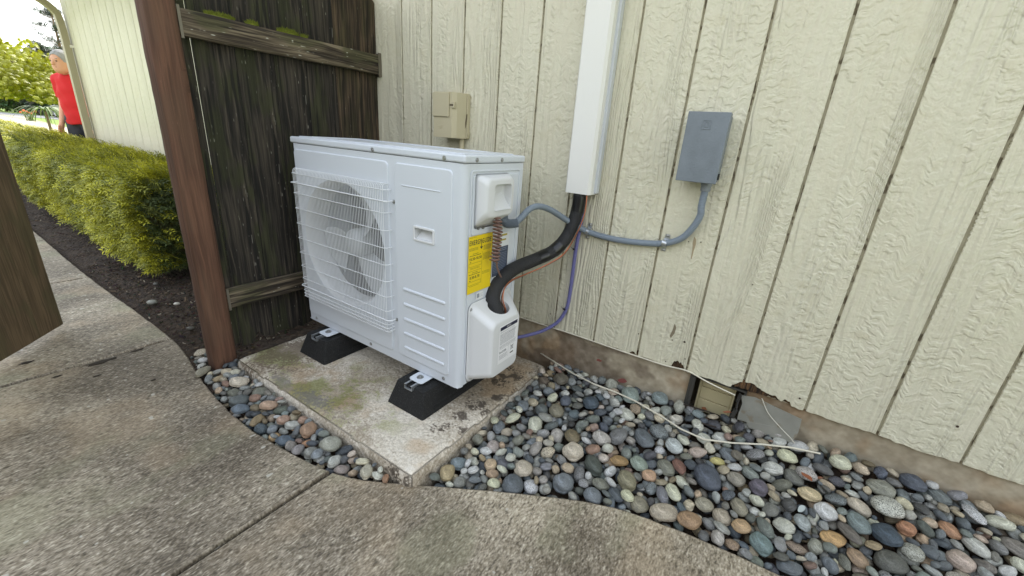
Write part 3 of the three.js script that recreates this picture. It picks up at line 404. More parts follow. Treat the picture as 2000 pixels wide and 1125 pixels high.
  const F = V(0, 0, 1), S = V(1, 0, 0);
  for (const [x, y] of [[0.5, 1.006], [0.852, 1.006]]) screw(V(x, y, AZ1 + 0.0045), F);
  for (const [x, y] of [[0.025, 0.186], [0.43, 0.186], [0.86, 0.186]]) screw(V(x, y, AZ1 + 0.0005), F);
  screw(V(0.603, 0.832, AZ1 + 0.001), F); screw(V(0.603, 0.357, AZ1 + 0.001), F);
  for (const z of [0.545, 0.405]) screw(V(AX1 + 0.0045, 1.007, z), S);
  screw(V(AX1 + 0.005, 0.482, 0.545), S); screw(V(AX1 - 0.0005, 0.53, 0.298), S); screw(V(AX1 + 0.0008, 0.18, 0.545), S);
  // mounting feet
  for (const cx of [0.157, 0.762]) { const s = rrect(cx - 0.036, cx + 0.036, -(AZ1 + 0.058), -(AZ1 - 0.05), 0.014); const ft = part(unit, 'mounting_foot', flat(s, 0.1585, 0.1625, 0.0012), whiteMetal); const bolt = part(ft, 'bolt', [new THREE.CylinderGeometry(0.008, 0.008, 0.006, 6).translate(cx - 0.002, 0.1675, AZ1 + 0.026), new THREE.CylinderGeometry(0.014, 0.014, 0.0016, 20).translate(cx - 0.002, 0.1635, AZ1 + 0.026)], steel);
    const s2 = rrect(cx - 0.03, cx + 0.03, -(AZ0 + 0.05), -(AZ0 - 0.05), 0.012); part(unit, 'mounting_foot', flat(s2, 0.1585, 0.1625, 0.0012), whiteMetal);
    part(unit, 'base_rail', box(cx - 0.03, cx + 0.03, 0.163, 0.167, AZ0 + 0.01, AZ1 - 0.006), whiteMetal); }
  // stickers
  const label = (w, h, draw, sx = 1) => { const cv = document.createElement('canvas'); cv.width = w; cv.height = h; const c = cv.getContext('2d'); draw(c, w, h); const t = new THREE.CanvasTexture(cv); t.colorSpace = THREE.SRGBColorSpace; t.magFilter = THREE.LinearFilter; return phys({ map: t, roughness: 0.45 }); };
  const sticker = (parent, name, z0, z1, y0, y1, x, m, l, tilt = 0) => { const g = new THREE.PlaneGeometry(z1 - z0, y1 - y0).rotateY(Math.PI / 2); if (tilt) g.rotateY(tilt); g.translate(x, (y0 + y1) / 2, (z0 + z1) / 2); part(parent, name, g, m, l); };
  const lines = (c, x, y, w, n, dy, hgt, fill) => { c.fillStyle = fill; for (let i = 0; i < n; i++) { let q = x; while (q < x + w - 4) { const l = Math.min(6 + ((i * 37 + q * 13) % 17), x + w - q); c.fillRect(q, y + i * dy, l, hgt); q += l + 4; } } };
  sticker(side, 'energy_sticker', 0.434, 0.571, 0.546, 0.756, AX1 + 0.0032, label(330, 506, (c, w, h) => {
    c.fillStyle = '#e9cc17'; c.fillRect(0, 0, w, h); c.fillStyle = '#111'; c.font = 'bold 47px sans-serif'; c.textBaseline = 'alphabetic'; lines(c, 14, 10, 90, 1, 6, 3, '#333');
    c.save(); c.translate(8, 78); c.scale(0.92, 1.25); c.fillText('ENERGY', 0, 0); c.fillText('GUIDE', 188, 0); c.restore(); c.fillRect(171, 46, 8, 62); c.beginPath(); c.moveTo(154, 104); c.lineTo(196, 104); c.lineTo(175, 128); c.fill();
    lines(c, 10, 102, 120, 3, 9, 3, '#333'); lines(c, 205, 100, 110, 5, 9, 3, '#333'); c.font = '17px sans-serif'; lines(c, 60, 152, 80, 1, 9, 4, '#222'); lines(c, 18, 166, 160, 1, 9, 5, '#222'); c.font = 'bold 32px sans-serif'; c.fillText('15.50-18.50', 14, 208, 170);
    c.fillRect(26, 220, 16, 6); c.strokeStyle = '#5b4d0c'; c.lineWidth = 2; c.strokeRect(12, 235, 170, 30); lines(c, 30, 275, 130, 2, 9, 3, '#6b5a10'); c.beginPath(); c.moveTo(8, 304); c.lineTo(186, 304); c.stroke(); c.beginPath(); c.moveTo(190, 150); c.lineTo(190, 440); c.stroke();
    lines(c, 60, 318, 80, 1, 9, 4, '#222'); lines(c, 18, 332, 160, 1, 9, 5, '#222'); c.font = 'bold 32px sans-serif'; c.fillText('8.50-8.70', 28, 374, 140); c.fillRect(26, 386, 16, 6); c.strokeRect(12, 400, 170, 30); lines(c, 30, 440, 130, 1, 9, 3, '#6b5a10');
    lines(c, 202, 170, 110, 7, 9, 3, '#5b4d0c'); lines(c, 202, 336, 110, 3, 10, 3, '#5b4d0c');
  }), 'yellow energy guide sticker with black lettering');
  sticker(side, 'rating_sticker', 0.325, 0.43, 0.575, 0.745, AX1 + 0.0032, label(210, 340, (c, w, h) => { c.fillStyle = '#d9dbdd'; c.fillRect(0, 0, w, h); c.fillStyle = '#a99a3a'; c.fillRect(20, 14, w - 50, 14); c.fillRect(20, 52, w - 60, 12); c.fillStyle = '#3c4558'; c.fillRect(6, 110, w - 12, h - 116); lines(c, 16, 122, w - 40, 2, 14, 4, '#9aa3b4'); lines(c, 16, 160, w - 40, 12, 13, 3, '#8691a6'); }), 'grey and navy rating sticker');
  sticker(side, 'small_sticker', 0.475, 0.518, 0.512, 0.541, AX1 + 0.003, label(90, 60, (c, w, h) => { c.fillStyle = '#e4e5e6'; c.fillRect(0, 0, w, h); c.fillStyle = '#8d949c'; c.fillRect(12, 14, 30, 34); lines(c, 48, 16, 36, 4, 9, 3, '#8d949c'); }), 'small white sticker');
  sticker(valve, 'notice_sticker', 0.378, 0.503, 0.272, 0.430, 1.0428, label(300, 380, (c, w, h) => { c.fillStyle = '#e8e8ea'; c.fillRect(0, 0, w, h); c.fillStyle = '#1c1f3a'; c.fillRect(14, 14, w - 28, 34); c.fillStyle = '#ddd'; c.font = 'bold 19px sans-serif'; c.fillText('NOTICE', 112, 38);
    lines(c, 18, 60, 230, 2, 10, 4, '#9b9ca2'); lines(c, 150, 84, 130, 2, 12, 5, '#b9babf'); lines(c, 18, 84, 240, 12, 9, 4, '#85878f'); c.strokeStyle = '#6c6d76'; c.lineWidth = 2; c.beginPath(); c.moveTo(14, 200); c.lineTo(286, 200); c.moveTo(14, 234); c.lineTo(286, 234); c.moveTo(160, 234); c.lineTo(160, 352); c.stroke(); lines(c, 18, 208, 260, 2, 11, 4, '#77797f');
    c.fillStyle = '#55575e'; c.font = 'bold 34px sans-serif'; c.fillText('R-410A', 18, 280, 134); lines(c, 18, 296, 126, 5, 10, 4, '#85878f');
    c.strokeStyle = '#222'; c.lineWidth = 4; c.beginPath(); c.moveTo(196, 250); c.lineTo(244, 304); c.moveTo(248, 250); c.lineTo(200, 304); c.stroke(); c.strokeRect(204, 262, 34, 32); c.fillStyle = '#222'; c.fillRect(194, 326, 54, 12); }), 'white printed refrigerant notice');
}
function loftX(sec) {   // closed loft of rounded rectangles [x, z0, z1, y0, y1, r] along x, capped at both ends
  const n = 8, loops = sec.map(([x, z0, z1, y0, y1, r]) => { const L = []; for (const [cz, cy, a0] of [[z1 - r, y1 - r, 0], [z0 + r, y1 - r, 1], [z0 + r, y0 + r, 2], [z1 - r, y0 + r, 3]]) for (let i = 0; i <= n; i++) { const a = (a0 + i / n) * Math.PI / 2; L.push([x, cy + r * Math.sin(a), cz + r * Math.cos(a)]); } return L; });
  const m = loops[0].length, pos = [], idx = []; for (const L of loops) for (const p of L) pos.push(...p);
  for (let i = 0; i < loops.length - 1; i++) for (let j = 0; j < m; j++) { const a = i * m + j, b = i * m + (j + 1) % m; idx.push(a, a + m, b, b, a + m, b + m); }
  for (const [L, o, e] of [[0, 0, 0], [loops.length - 1, (loops.length - 1) * m, 1]]) { const c = pos.length / 3, P = loops[L]; pos.push(P[0][0], P.reduce((s, p) => s + p[1], 0) / m, P.reduce((s, p) => s + p[2], 0) / m); for (let j = 0; j < m; j++) e ? idx.push(c, o + (j + 1) % m, o + j) : idx.push(c, o + j, o + (j + 1) % m); }
  let t = 0; const q = (i) => V(pos[i * 3], pos[i * 3 + 1], pos[i * 3 + 2]); for (let i = 0; i < idx.length; i += 3) t += q(idx[i]).dot(q(idx[i + 1]).cross(q(idx[i + 2]))); if (t < 0) for (let i = 0; i < idx.length; i += 3) { const s = idx[i + 1]; idx[i + 1] = idx[i + 2]; idx[i + 2] = s; }
  const g = new THREE.BufferGeometry(); g.setAttribute('position', new THREE.Float32BufferAttribute(pos, 3)); g.setIndex(idx); g.computeVertexNormals(); return g;
}
// ---------------------------------------------------------------- rubber blocks with strut channels
{
  const rub = mat({ map: tex(256, 256, (u, v) => { const k = 0.06 + 0.07 * fbm(u, v, 90, 90, 2, 901) + 0.10 * sst(0.66, 0.75, fbm(u, v, 70, 70, 2, 905)); return [k, k, k]; }, true, 5), bumpMap: tex(256, 256, (u, v) => fbm(u, v, 70, 70, 2, 911), false, 5), bumpScale: 0.0025, roughness: 0.85 });
  for (const [cx, lb] of [[0.759, 'black rubber support block under the valve cover end of the unit'], [0.137, 'black rubber support block under the fan end beside the fence']]) {
    const b = thing('rubber_block', lb, 'block', [cx, 0.05, 0.51], 'rubber blocks carrying the unit'); const X = 0.1, T = 0.074, z0 = 0.305, z1 = 0.712, y0 = 0.0485, y1 = 0.148, zt = 0.034;
    const body = smoothTaper(cx, X, T, y0, y1, z0, z1, zt); part(b, 'block_body', boxUV(body), rub);
    for (const s of [-1, 1]) { const q = (y) => lerp(X, T, (y - y0) / (y1 - y0)); const yc = 0.10, g = new THREE.BoxGeometry(0.004, 0.028, 0.22).rotateZ(s * Math.atan2(X - T, y1 - y0)); part(b, 'side_rib', g.translate(cx + s * (q(yc) + 0.0005), yc, 0.51), rub); const g2 = new THREE.BoxGeometry(0.004, 0.012, 0.27).rotateZ(s * Math.atan2(X - T, y1 - y0)); part(b, 'side_rib', g2.translate(cx + s * (q(0.068) + 0.0005), 0.068, 0.51), rub); }
    const w = 0.0205, h = 0.021, ty = 0.1575, ch = poly([[-w, ty - h], [w, ty - h], [w, ty], [w - 0.008, ty], [w - 0.008, ty - 0.0015], [w - 0.0018, ty - 0.0018], [w - 0.0018, ty - h + 0.002], [-w + 0.0018, ty - h + 0.002], [-w + 0.0018, ty - 0.0018], [-w + 0.008, ty - 0.0015], [-w + 0.008, ty], [-w, ty]]);
    part(b, 'strut_channel', ext(ch, 0.355).translate(cx, 0, 0.335), galvMat);
  }
  function smoothTaper(cx, X, T, y0, y1, z0, z1, zt) { const g = new RoundedBoxGeometry(1, 1, 1, 3, 0.03); const p = g.attributes.position; for (let i = 0; i < p.count; i++) { const t = p.getY(i) + 0.5, hx = lerp(X, T, t); p.setXYZ(i, cx + p.getX(i) * 2 * hx, lerp(y0, y1, t), lerp(lerp(z0, z1, p.getZ(i) + 0.5), (z0 + z1) / 2, t * zt * 2 / (z1 - z0) * 1.0)); } g.computeVertexNormals(); return g; }
}
// ---------------------------------------------------------------- things fixed to the wall
const greyPaint = mat({ color: col(124, 132, 140), roughness: 0.5, metalness: 0.1, bumpMap: tex(256, 256, (u, v) => fbm(u, v, 40, 40, 3, 1001), false, 6), bumpScale: 0.0004, map: tex(256, 256, (u, v) => { const k = 0.9 + 0.12 * fbm(u, v, 8, 5, 4, 1011); return [k, k, k]; }, true, 4) });
{ // white line-set cover
  const m = phys({ color: col(226, 225, 220), roughness: 0.5, bumpMap: tex(256, 256, (u, v) => fbm(u, v, 100, 8, 2, 1021), false, 8, 2), bumpScale: 0.0003 });
  const t = thing('line_set_cover', 'tall white plastic line-set cover running up the siding', 'duct', [1.085, 0.89, 0.0]);
  part(t, 'base_channel', boxUV(box(1.0285, 1.149, 0.892, 2.44, 0.0008, 0.030, 0.003)), mat({ color: col(196, 200, 204), roughness: 0.5 }));
  const s = poly([[1.024, 0.012], [1.024, 0.058], [1.034, 0.072], [1.128, 0.072], [1.138, 0.060], [1.138, 0.012], [1.1345, 0.012], [1.1345, 0.058], [1.126, 0.0685], [1.036, 0.0685], [1.0275, 0.057], [1.0275, 0.012]].map(([x, z]) => [x, -z]).reverse());
  part(t, 'snap_on_cover', boxUV(new THREE.ExtrudeGeometry(s, { depth: 1.55, bevelEnabled: false }).rotateX(-Math.PI / 2).translate(0, 0.888, 0)), m);
}
{ // grey disconnect box
  const t = thing('disconnect_box', 'grey metal electrical disconnect box on the siding', 'box', [1.524, 0.985, 0]);
  part(t, 'enclosure', boxUV(box(1.464, 1.582, 0.992, 1.198, 0.0006, 0.084, 0.002)), greyPaint);
  const lid = part(t, 'lid', [boxUV(box(1.4575, 1.588, 0.984, 1.206, 0.0855, 0.0905, 0.0022)), boxUV(box(1.4578, 1.4605, 0.99, 1.204, 0.06, 0.0862)), boxUV(box(1.585, 1.5877, 0.99, 1.204, 0.06, 0.0862)), boxUV(box(1.4606, 1.5849, 1.2005, 1.2035, 0.05, 0.0862))], greyPaint);
  const ring = (x0, x1, y0, y1, w, r) => { const s = rrect(x0, x1, y0, y1, r); s.holes.push(rrect(x0 + w, x1 - w, y0 + w, y1 - w, Math.max(0.0006, r - w), new THREE.Path())); return ext(s, 0.0022, 0.0006).translate(0, 0, 0.0898); };
  part(lid, 'embossed_emblem', [ring(1.507, 1.535, 1.152, 1.181, 0.0024, 0.002), ring(1.5145, 1.5275, 1.1585, 1.1745, 0.0022, 0.002)], greyPaint, 'embossed square within a square emblem');
  part(t, 'hasp', box(1.5882, 1.5915, 0.998, 1.018, 0.062, 0.082, 0.001), mat({ color: col(40, 42, 44), metalness: 0.6, roughness: 0.5 }));
  part(t, 'conduit_fitting', [new THREE.CylinderGeometry(0.019, 0.019, 0.018, 8).translate(1.552, 0.982, 0.036), new THREE.CylinderGeometry(0.0165, 0.0165, 0.02, 20).translate(1.552, 0.965, 0.036)], mat({ color: col(128, 134, 140), roughness: 0.45 }));
}
{ // tan outlet box painted over
  const tan = mat({ color: col(186, 177, 148), roughness: 0.55 }), dk = mat({ color: col(92, 82, 64), roughness: 0.8 });
  const t = thing('outlet_box', 'tan painted weatherproof outlet box with a hinged door', 'box', [0.385, 1.06, 0]);
  const body = poly([[0.312, 0.001], [0.452, 0.001], [0.452, 0.026], [0.438, 0.074], [0.424, 0.094], [0.312, 0.094]].map(([x, z]) => [x, -z]).reverse());
  part(t, 'enclosure', new THREE.ExtrudeGeometry(body, { depth: 0.194, bevelEnabled: true, bevelSize: 0.0015, bevelThickness: 0.0015, bevelOffset: -0.0015, bevelSegments: 2 }).rotateX(-Math.PI / 2).translate(0, 1.062, 0), tan);
  const door = part(t, 'door', box(0.312, 0.411, 1.152, 1.2545, 0.0952, 0.1015, 0.002), tan); part(door, 'hinge', [box(0.3045, 0.3118, 1.226, 1.25, 0.088, 0.098, 0.002), box(0.3045, 0.3118, 1.157, 1.172, 0.088, 0.098, 0.002)], tan);
  part(t, 'latch', [box(0.4125, 0.440, 1.190, 1.2155, 0.083, 0.097, 0.002)], tan); part(t, 'latch_slot', box(0.414, 0.434, 1.198, 1.2065, 0.0955, 0.0985), dk);
  part(t, 'side_flange', box(0.4525, 0.4575, 1.0635, 1.252, 0.0015, 0.022, 0.002), tan);
  part(t, 'seam', new THREE.BoxGeometry(0.004, 0.1, 0.003).rotateZ(-0.16).translate(0.4515, 1.12, 0.0275), dk);
  part(t, 'screw_boss', new THREE.CylinderGeometry(0.008, 0.009, 0.004, 20).rotateZ(Math.PI / 2).translate(0.4595, 1.085, 0.012), tan);
  const em = [cyl(V(0.332, 1.128, 0.0945), V(0.372, 1.128, 0.0945), 0.0008, 0.0008, 6), tube([V(0.337, 1.103, 0.0945), V(0.347, 1.100, 0.0948), V(0.361, 1.101, 0.0948), V(0.367, 1.106, 0.0945)], 0.0011, 16, 6), tube([V(0.343, 1.107, 0.0945), V(0.35, 1.111, 0.0948), V(0.357, 1.107, 0.0948), V(0.368, 1.116, 0.0945)], 0.0011, 16, 6)]; part(t, 'embossed_emblem', em, tan, 'embossed swoosh emblem under a line');
  part(t, 'conduit_stub', cyl(V(0.425, 0.245, 0.02), V(0.425, 1.0615, 0.02), 0.0125, 0.0125, 16), tan);
}
const P3 = (u, v, z) => on(u, v, 'z', z);
{ // grey flexible conduit between the unit and the disconnect box
  const t = thing('conduit', 'grey flexible conduit looping along the siding to the disconnect box', 'conduit', [0.97, 0.79, 0.38]);
  const cm = mat({ color: col(126, 137, 149), roughness: 0.42, bumpMap: tex(64, 64, (u, v) => 0.5 + 0.5 * Math.sin(u * Math.PI * 8), false, 52, 1), bumpScale: 0.0012 });
  const pts = [V(0.952, 0.812, 0.39), V(0.962, 0.792, 0.392), V(0.985, 0.788, 0.378), P3(1015, 428, 0.33), P3(1035, 408, 0.285), P3(1052, 403, 0.24), P3(1075, 410, 0.17), P3(1110, 432, 0.075), P3(1147, 452, 0.019), P3(1190, 465, 0.0145), P3(1240, 473, 0.0145), P3(1298, 475, 0.0165), P3(1330, 466, 0.02), P3(1352, 446, 0.026), P3(1368, 420, 0.031), V(1.5515, 0.90, 0.036), V(1.552, 0.958, 0.036)];
  part(t, 'conduit_tube', capped(pts, 0.0122, 220, 14), cm);
  part(t, 'elbow_fitting', capped([V(0.951, 0.822, 0.389), V(0.952, 0.803, 0.391), V(0.965, 0.787, 0.391), V(0.99, 0.7885, 0.374), V(1.0, 0.792, 0.366)], 0.0165, 30, 14), cm);
  for (const c of [P3(1147, 452, 0.019), P3(1298, 475, 0.0165)]) { const s = part(t, 'pipe_strap', (() => { const g = [], n = 14, R = 0.0138, w = 0.009; const pr = [[-0.034, 0.0035 - c.z], [-0.0145, 0.0035 - c.z]]; for (let i = 0; i <= n; i++) { const a = Math.PI * (1 - i / n); pr.push([R * Math.cos(a), R * Math.sin(a)]); } pr.push([0.0145, 0.0035 - c.z], [0.034, 0.0035 - c.z]);
      const sh = poly([...pr, ...pr.slice().reverse().map(([a, b]) => [a, b - 0.0016 - (Math.abs(a) < 0.0146 ? 0.0 : 0)])]); const e = new THREE.ExtrudeGeometry(poly([...pr.map(([a, b]) => [a * 1, b]), ...pr.slice().reverse().map(([a, b]) => [a * 0.9, b - 0.0018])]), { depth: 2 * w, bevelEnabled: false }).translate(0, 0, -w); e.rotateX(0); e.applyMatrix4(new THREE.Matrix4().makeBasis(V(0, 1, 0), V(0, 0, 1), V(1, 0, 0))); e.rotateZ(-0.12); return e.translate(c.x, c.y, c.z); })(), galvMat);
    for (const d of [-0.028, 0.028]) part(s, 'screw', new THREE.SphereGeometry(0.0055, 12, 8).scale(1, 1, 0.6).translate(c.x + d * 0.12, c.y + d, 0.0048), steel); }
}
{ // black insulated line set
  const rub = mat({ color: col(34, 34, 36), roughness: 0.6, bumpMap: tex(256, 256, (u, v) => fbm(u, v, 12, 40, 3, 1101), false, 12, 3), bumpScale: 0.002 }), tape = phys({ color: col(20, 20, 22), roughness: 0.28 });
  const t = thing('insulated_line_set', 'thick black foam-insulated refrigerant lines bending down to the valve cover', 'pipe', [0.985, 0.42, 0.43]);
  const pts = [V(1.082, 0.93, 0.038), P3(1133, 380, 0.042), P3(1128, 410, 0.048), P3(1117, 442, 0.062), P3(1103, 468, 0.085), P3(1081, 490, 0.125), P3(1048, 506, 0.195), P3(1012, 521, 0.28), P3(986, 538, 0.352), P3(968, 560, 0.405), P3(962, 585, 0.433), V(0.983, 0.44, 0.44), V(0.983, 0.405, 0.44)];
  const c = new THREE.CatmullRomCurve3(pts, false, 'centripetal'), N = 150, prof = (t0) => 0.0265 + 0.0035 * sst(0.45, 0.9, t0) + 0.0012 * (vn(t0 * 26, 1, 99, 9, 3) - 0.5);
  const fr = c.computeFrenetFrames(N), sweep = (a, b, off, n = N) => { const pos = [], idx = [], R = 20; const F = c.computeFrenetFrames(N); for (let i = 0; i <= n; i++) { const u = lerp(a, b, i / n), k = Math.round(u * N), p = c.getPointAt(u), r = prof(u) + off; for (let j = 0; j <= R; j++) { const an = j / R * Math.PI * 2, v = p.clone().addScaledVector(F.normals[k], Math.cos(an) * r).addScaledVector(F.binormals[k], Math.sin(an) * r); pos.push(v.x, v.y, v.z); } } for (let i = 0; i < n; i++) for (let j = 0; j < R; j++) { const q = i * (R + 1) + j, s = q + R + 1; idx.push(q, s, q + 1, s, s + 1, q + 1); } const g = new THREE.BufferGeometry(); g.setAttribute('position', new THREE.Float32BufferAttribute(pos, 3)); const uv = []; for (let i = 0; i <= n; i++) for (let j = 0; j <= R; j++) uv.push(lerp(a, b, i / n), j / R); g.setAttribute('uv', new THREE.Float32BufferAttribute(uv, 2)); g.setIndex(idx); g.computeVertexNormals(); return g; };
  const foam = part(t, 'foam_insulation', sweep(0, 1, 0), rub); for (const [a, b] of [[0.07, 0.15], [0.345, 0.40], [0.44, 0.50]]) part(foam, 'tape_wrap', sweep(a, b, 0.0012, 12), tape);
  const cop = mat({ color: col(178, 112, 82), roughness: 0.35, metalness: 0.75 });
  for (const [o, r, nm] of [[0, 0.0026, 'copper_wire'], [1, 0.0022, 'control_wire']]) part(t, nm, tube([V(1.112 + o * 0.004, 0.925, 0.05), P3(1146, 385, 0.062 - o * 0.012), P3(1141, 420, 0.072 - o * 0.014), P3(1127, 455, 0.088 - o * 0.02), P3(1110, 484 + 2 * o, 0.105 - o * 0.02), P3(1096, 500 + 2 * o, 0.14), P3(1060, 521 + o, 0.20), P3(1025, 536 + o, 0.27), P3(998, 548 + o * 2, 0.345), P3(986, 562 + o, 0.385), P3(982 - o * 3, 585, 0.408), V(1.0 - o * 0.006, 0.45, 0.405), V(0.998 - o * 0.004, 0.42, 0.41)], r, 110, 8), o ? mat({ color: col(104, 72, 56), roughness: 0.5 }) : cop);
}
{ // coiled brown control cable hanging from the hood
  const pts = [], T = 13, A = V(0.968, 0.815, 0.455), B = V(0.975, 0.655, 0.470), mid = V(0.980, 0.735, 0.452), c = new THREE.QuadraticBezierCurve3(A, mid, B); for (let i = 0; i <= T * 14; i++) { const t = i / (T * 14), p = c.getPoint(t), a = i / 14 * Math.PI * 2, r = 0.0165 * (0.85 + 0.25 * vn(i * 0.05, 3, 99, 9, 2)); pts.push(p.add(V(r * Math.cos(a) * 0.9, 0.004 * Math.sin(a), r * Math.sin(a)))); }
  pts.push(V(0.985, 0.64, 0.462), V(0.985, 0.615, 0.448), V(0.980, 0.590, 0.425));
  solo('control_cable', tube(pts, 0.0033, 700, 7), mat({ color: col(122, 94, 84), roughness: 0.45 }), 'coiled brown control cable hanging below the handle hood', 'cable');
}
{ // violet drain hose
  const hm = phys({ color: col(150, 150, 205), roughness: 0.18, transmission: 0.55, thickness: 0.0, ior: 1.4 }), t = thing('drain_hose', 'translucent violet drain hose strapped to the siding', 'hose', [1.07, 0.4, 0.02]);
  part(t, 'hose', capped([P3(1141, 385, 0.02), P3(1134, 440, 0.02), P3(1126, 480, 0.0155), P3(1119, 530, 0.012), P3(1112, 580, 0.011), P3(1106, 604, 0.0115), P3(1090, 628, 0.02), P3(1062, 645, 0.05), P3(1030, 655, 0.095), P3(1000, 661, 0.14), V(0.80, 0.17, 0.22)], 0.0082, 140, 12), hm);
  for (const [u, v] of [[1123, 486], [1104, 603]]) { const c = P3(u, v, 0.012); part(t, 'zip_tie', [new THREE.TorusGeometry(0.0098, 0.0014, 6, 20).rotateX(Math.PI / 2).translate(c.x, c.y, c.z + 0.001), box(c.x - 0.004, c.x + 0.006, c.y - 0.003, c.y + 0.003, c.z + 0.009, c.z + 0.014), cyl(V(c.x - 0.006, c.y, c.z + 0.008), V(c.x - 0.02, c.y + 0.006, c.z + 0.004), 0.001, 0.001, 5)], mat({ color: col(18, 18, 18), roughness: 0.5 })); }
}
// ---------------------------------------------------------------- river pebbles, dropped one by one onto a height map
{
  const C = 0.004, GX = -0.46, GZ = -0.04, NX = 830, NZ = 300, Hm = new Float32Array(NX * NZ), own = new Int32Array(NX * NZ).fill(-1);
  const inPad = (x, z) => x < 1.032 && x > -0.118 && z < 0.934;
  const wallH = (x) => lerp(0.072, 0.142, sst(0.95, 2.5, x)) ;
  const top = (x, z) => { const e = edgeZ(x); if (x < 1.0 && z > 0.9) return lerp(0.024, -0.012, clamp((z - 0.935) / Math.max(0.04, e - 0.935), 0, 1)); const s = clamp(1 - z / e, 0, 1); return lerp(-0.010, wallH(x), Math.pow(s, 1.05)); };
  const inside = (x, z) => z < edgeZ(x) - 0.004 && z > -0.012 && x > -0.40 && x < 2.82 && !(x < 1.036 && z < 0.936 && x > -0.125) && !(x <= -0.125 && z < 0.895 + 0.3 * Math.max(0, -0.2 - x)) && !(x > -0.255 && x < -0.15 && z > 0.89 && z < 0.995);
  for (let j = 0; j < NZ; j++) for (let i = 0; i < NX; i++) { const x = GX + (i + 0.5) * C, z = GZ + (j + 0.5) * C; Hm[j * NX + i] = inside(x, z) ? top(x, z) - 0.052 + 0.01 * vn(x * 30, z * 30, 999, 999, 3) : z > edgeZ(x) - 0.004 ? 0.0 : inPad(x, z) ? 0.05 : z <= -0.012 || (x > -0.255 && x < -0.15) ? 0.5 : -0.005; }
  // soil under the stones
  { const nx = 200, nz = 70, g = new THREE.PlaneGeometry(1, 1, nx, nz).rotateX(-Math.PI / 2), p = g.attributes.position; for (let i = 0; i < p.count; i++) { const x = lerp(-0.42, 2.9, p.getX(i) + 0.5), z = lerp(-0.019, edgeZ(x) + 0.008, p.getZ(i) + 0.5); p.setXYZ(i, x, inPad(x, z) || x < -0.118 && z < 0.9 ? -0.07 : top(x, z) - 0.05 + 0.01 * vn(x * 30, z * 30, 999, 999, 3), z); } solo('gravel_bed', boxUV(smoothed(g)), soilMat, 'dark soil beneath the river pebbles', 'soil', null, 'structure'); }
  const list = [], M = new THREE.Matrix4();
  const shape = (a, b, c, q) => { const R = new THREE.Matrix3().setFromMatrix4(M.makeRotationFromQuaternion(q)).elements, d = [1 / (a * a), 1 / (c * c), 1 / (b * b)], S = (i, j) => { let t = 0; for (let k = 0; k < 3; k++) t += R[k * 3 + i] * d[k] * R[k * 3 + j]; return t; }; return { xx: S(0, 0), yy: S(1, 1), zz: S(2, 2), xy: S(0, 1), xz: S(0, 2), yz: S(1, 2), r: Math.max(a, b, c) }; };
  const rest = (x, z, s) => { let y = -9; const n = Math.ceil(s.r / C), ci = Math.floor((x - GX) / C), cj = Math.floor((z - GZ) / C); for (let j = cj - n; j <= cj + n; j++) { if (j < 0 || j >= NZ) continue; for (let i = ci - n; i <= ci + n; i++) { if (i < 0 || i >= NX) continue; const dx = GX + (i + 0.5) * C - x, dz = GZ + (j + 0.5) * C - z, B = s.xy * dx + s.yz * dz, D = B * B - s.yy * (s.xx * dx * dx + 2 * s.xz * dx * dz + s.zz * dz * dz - 1); if (D <= 0) continue; const lo = (-B - Math.sqrt(D)) / s.yy, h = Hm[j * NX + i] - lo; if (h > y) y = h; } } return y; };
  const stamp = (x, y, z, s, id) => { const n = Math.ceil(s.r / C), ci = Math.floor((x - GX) / C), cj = Math.floor((z - GZ) / C); for (let j = Math.max(0, cj - n); j <= Math.min(NZ - 1, cj + n); j++) for (let i = Math.max(0, ci - n); i <= Math.min(NX - 1, ci + n); i++) { const dx = GX + (i + 0.5) * C - x, dz = GZ + (j + 0.5) * C - z, B = s.xy * dx + s.yz * dz, D = B * B - s.yy * (s.xx * dx * dx + 2 * s.xz * dx * dz + s.zz * dz * dz - 1); if (D <= 0) continue; const h = y + (-B + Math.sqrt(D)) / s.yy, o = j * NX + i; if (h > Hm[o]) { Hm[o] = h; own[o] = id; } } };
  const palette = [[74, 80, 86, 7], [92, 97, 100, 8], [112, 114, 112, 8], [128, 128, 122, 6], [100, 96, 88, 5], [150, 146, 136, 4], [88, 92, 84, 4], [104, 112, 106, 3], [164, 148, 122, 6], [182, 168, 142, 5], [138, 116, 92, 4], [122, 94, 80, 2], [204, 198, 186, 1.6], [178, 158, 144, 2], [66, 68, 72, 4], [122, 106, 78, 2]];
  const PW = palette.reduce((s, p) => s + p[3], 0), pick = () => { let t = rnd() * PW; for (const p of palette) if ((t -= p[3]) < 0) return p; return palette[0]; };
  const add = (x, z, a, b, c, q, color, kind) => { const s = shape(a, b, c, q), y = rest(x, z, s); const id = list.length; list.push({ x, y, z, a, b, c, q, color, kind, v: Math.floor(rnd() * 8) }); stamp(x, y, z, s, id); return y; };
  const quat = (yaw, tx, tz) => new THREE.Quaternion().setFromEuler(new THREE.Euler(tx, yaw, tz, 'YXZ'));
  const tint = (p) => { const k = rr(1.12, 1.56), w = rr(-4, 4), m = (p[0] + p[1] + p[2]) / 3, f = (v) => clamp(lerp(v, m, 0.3) * k, 0, 216); return [f(p[0] + w), f(p[1]), f(p[2] - w)]; };
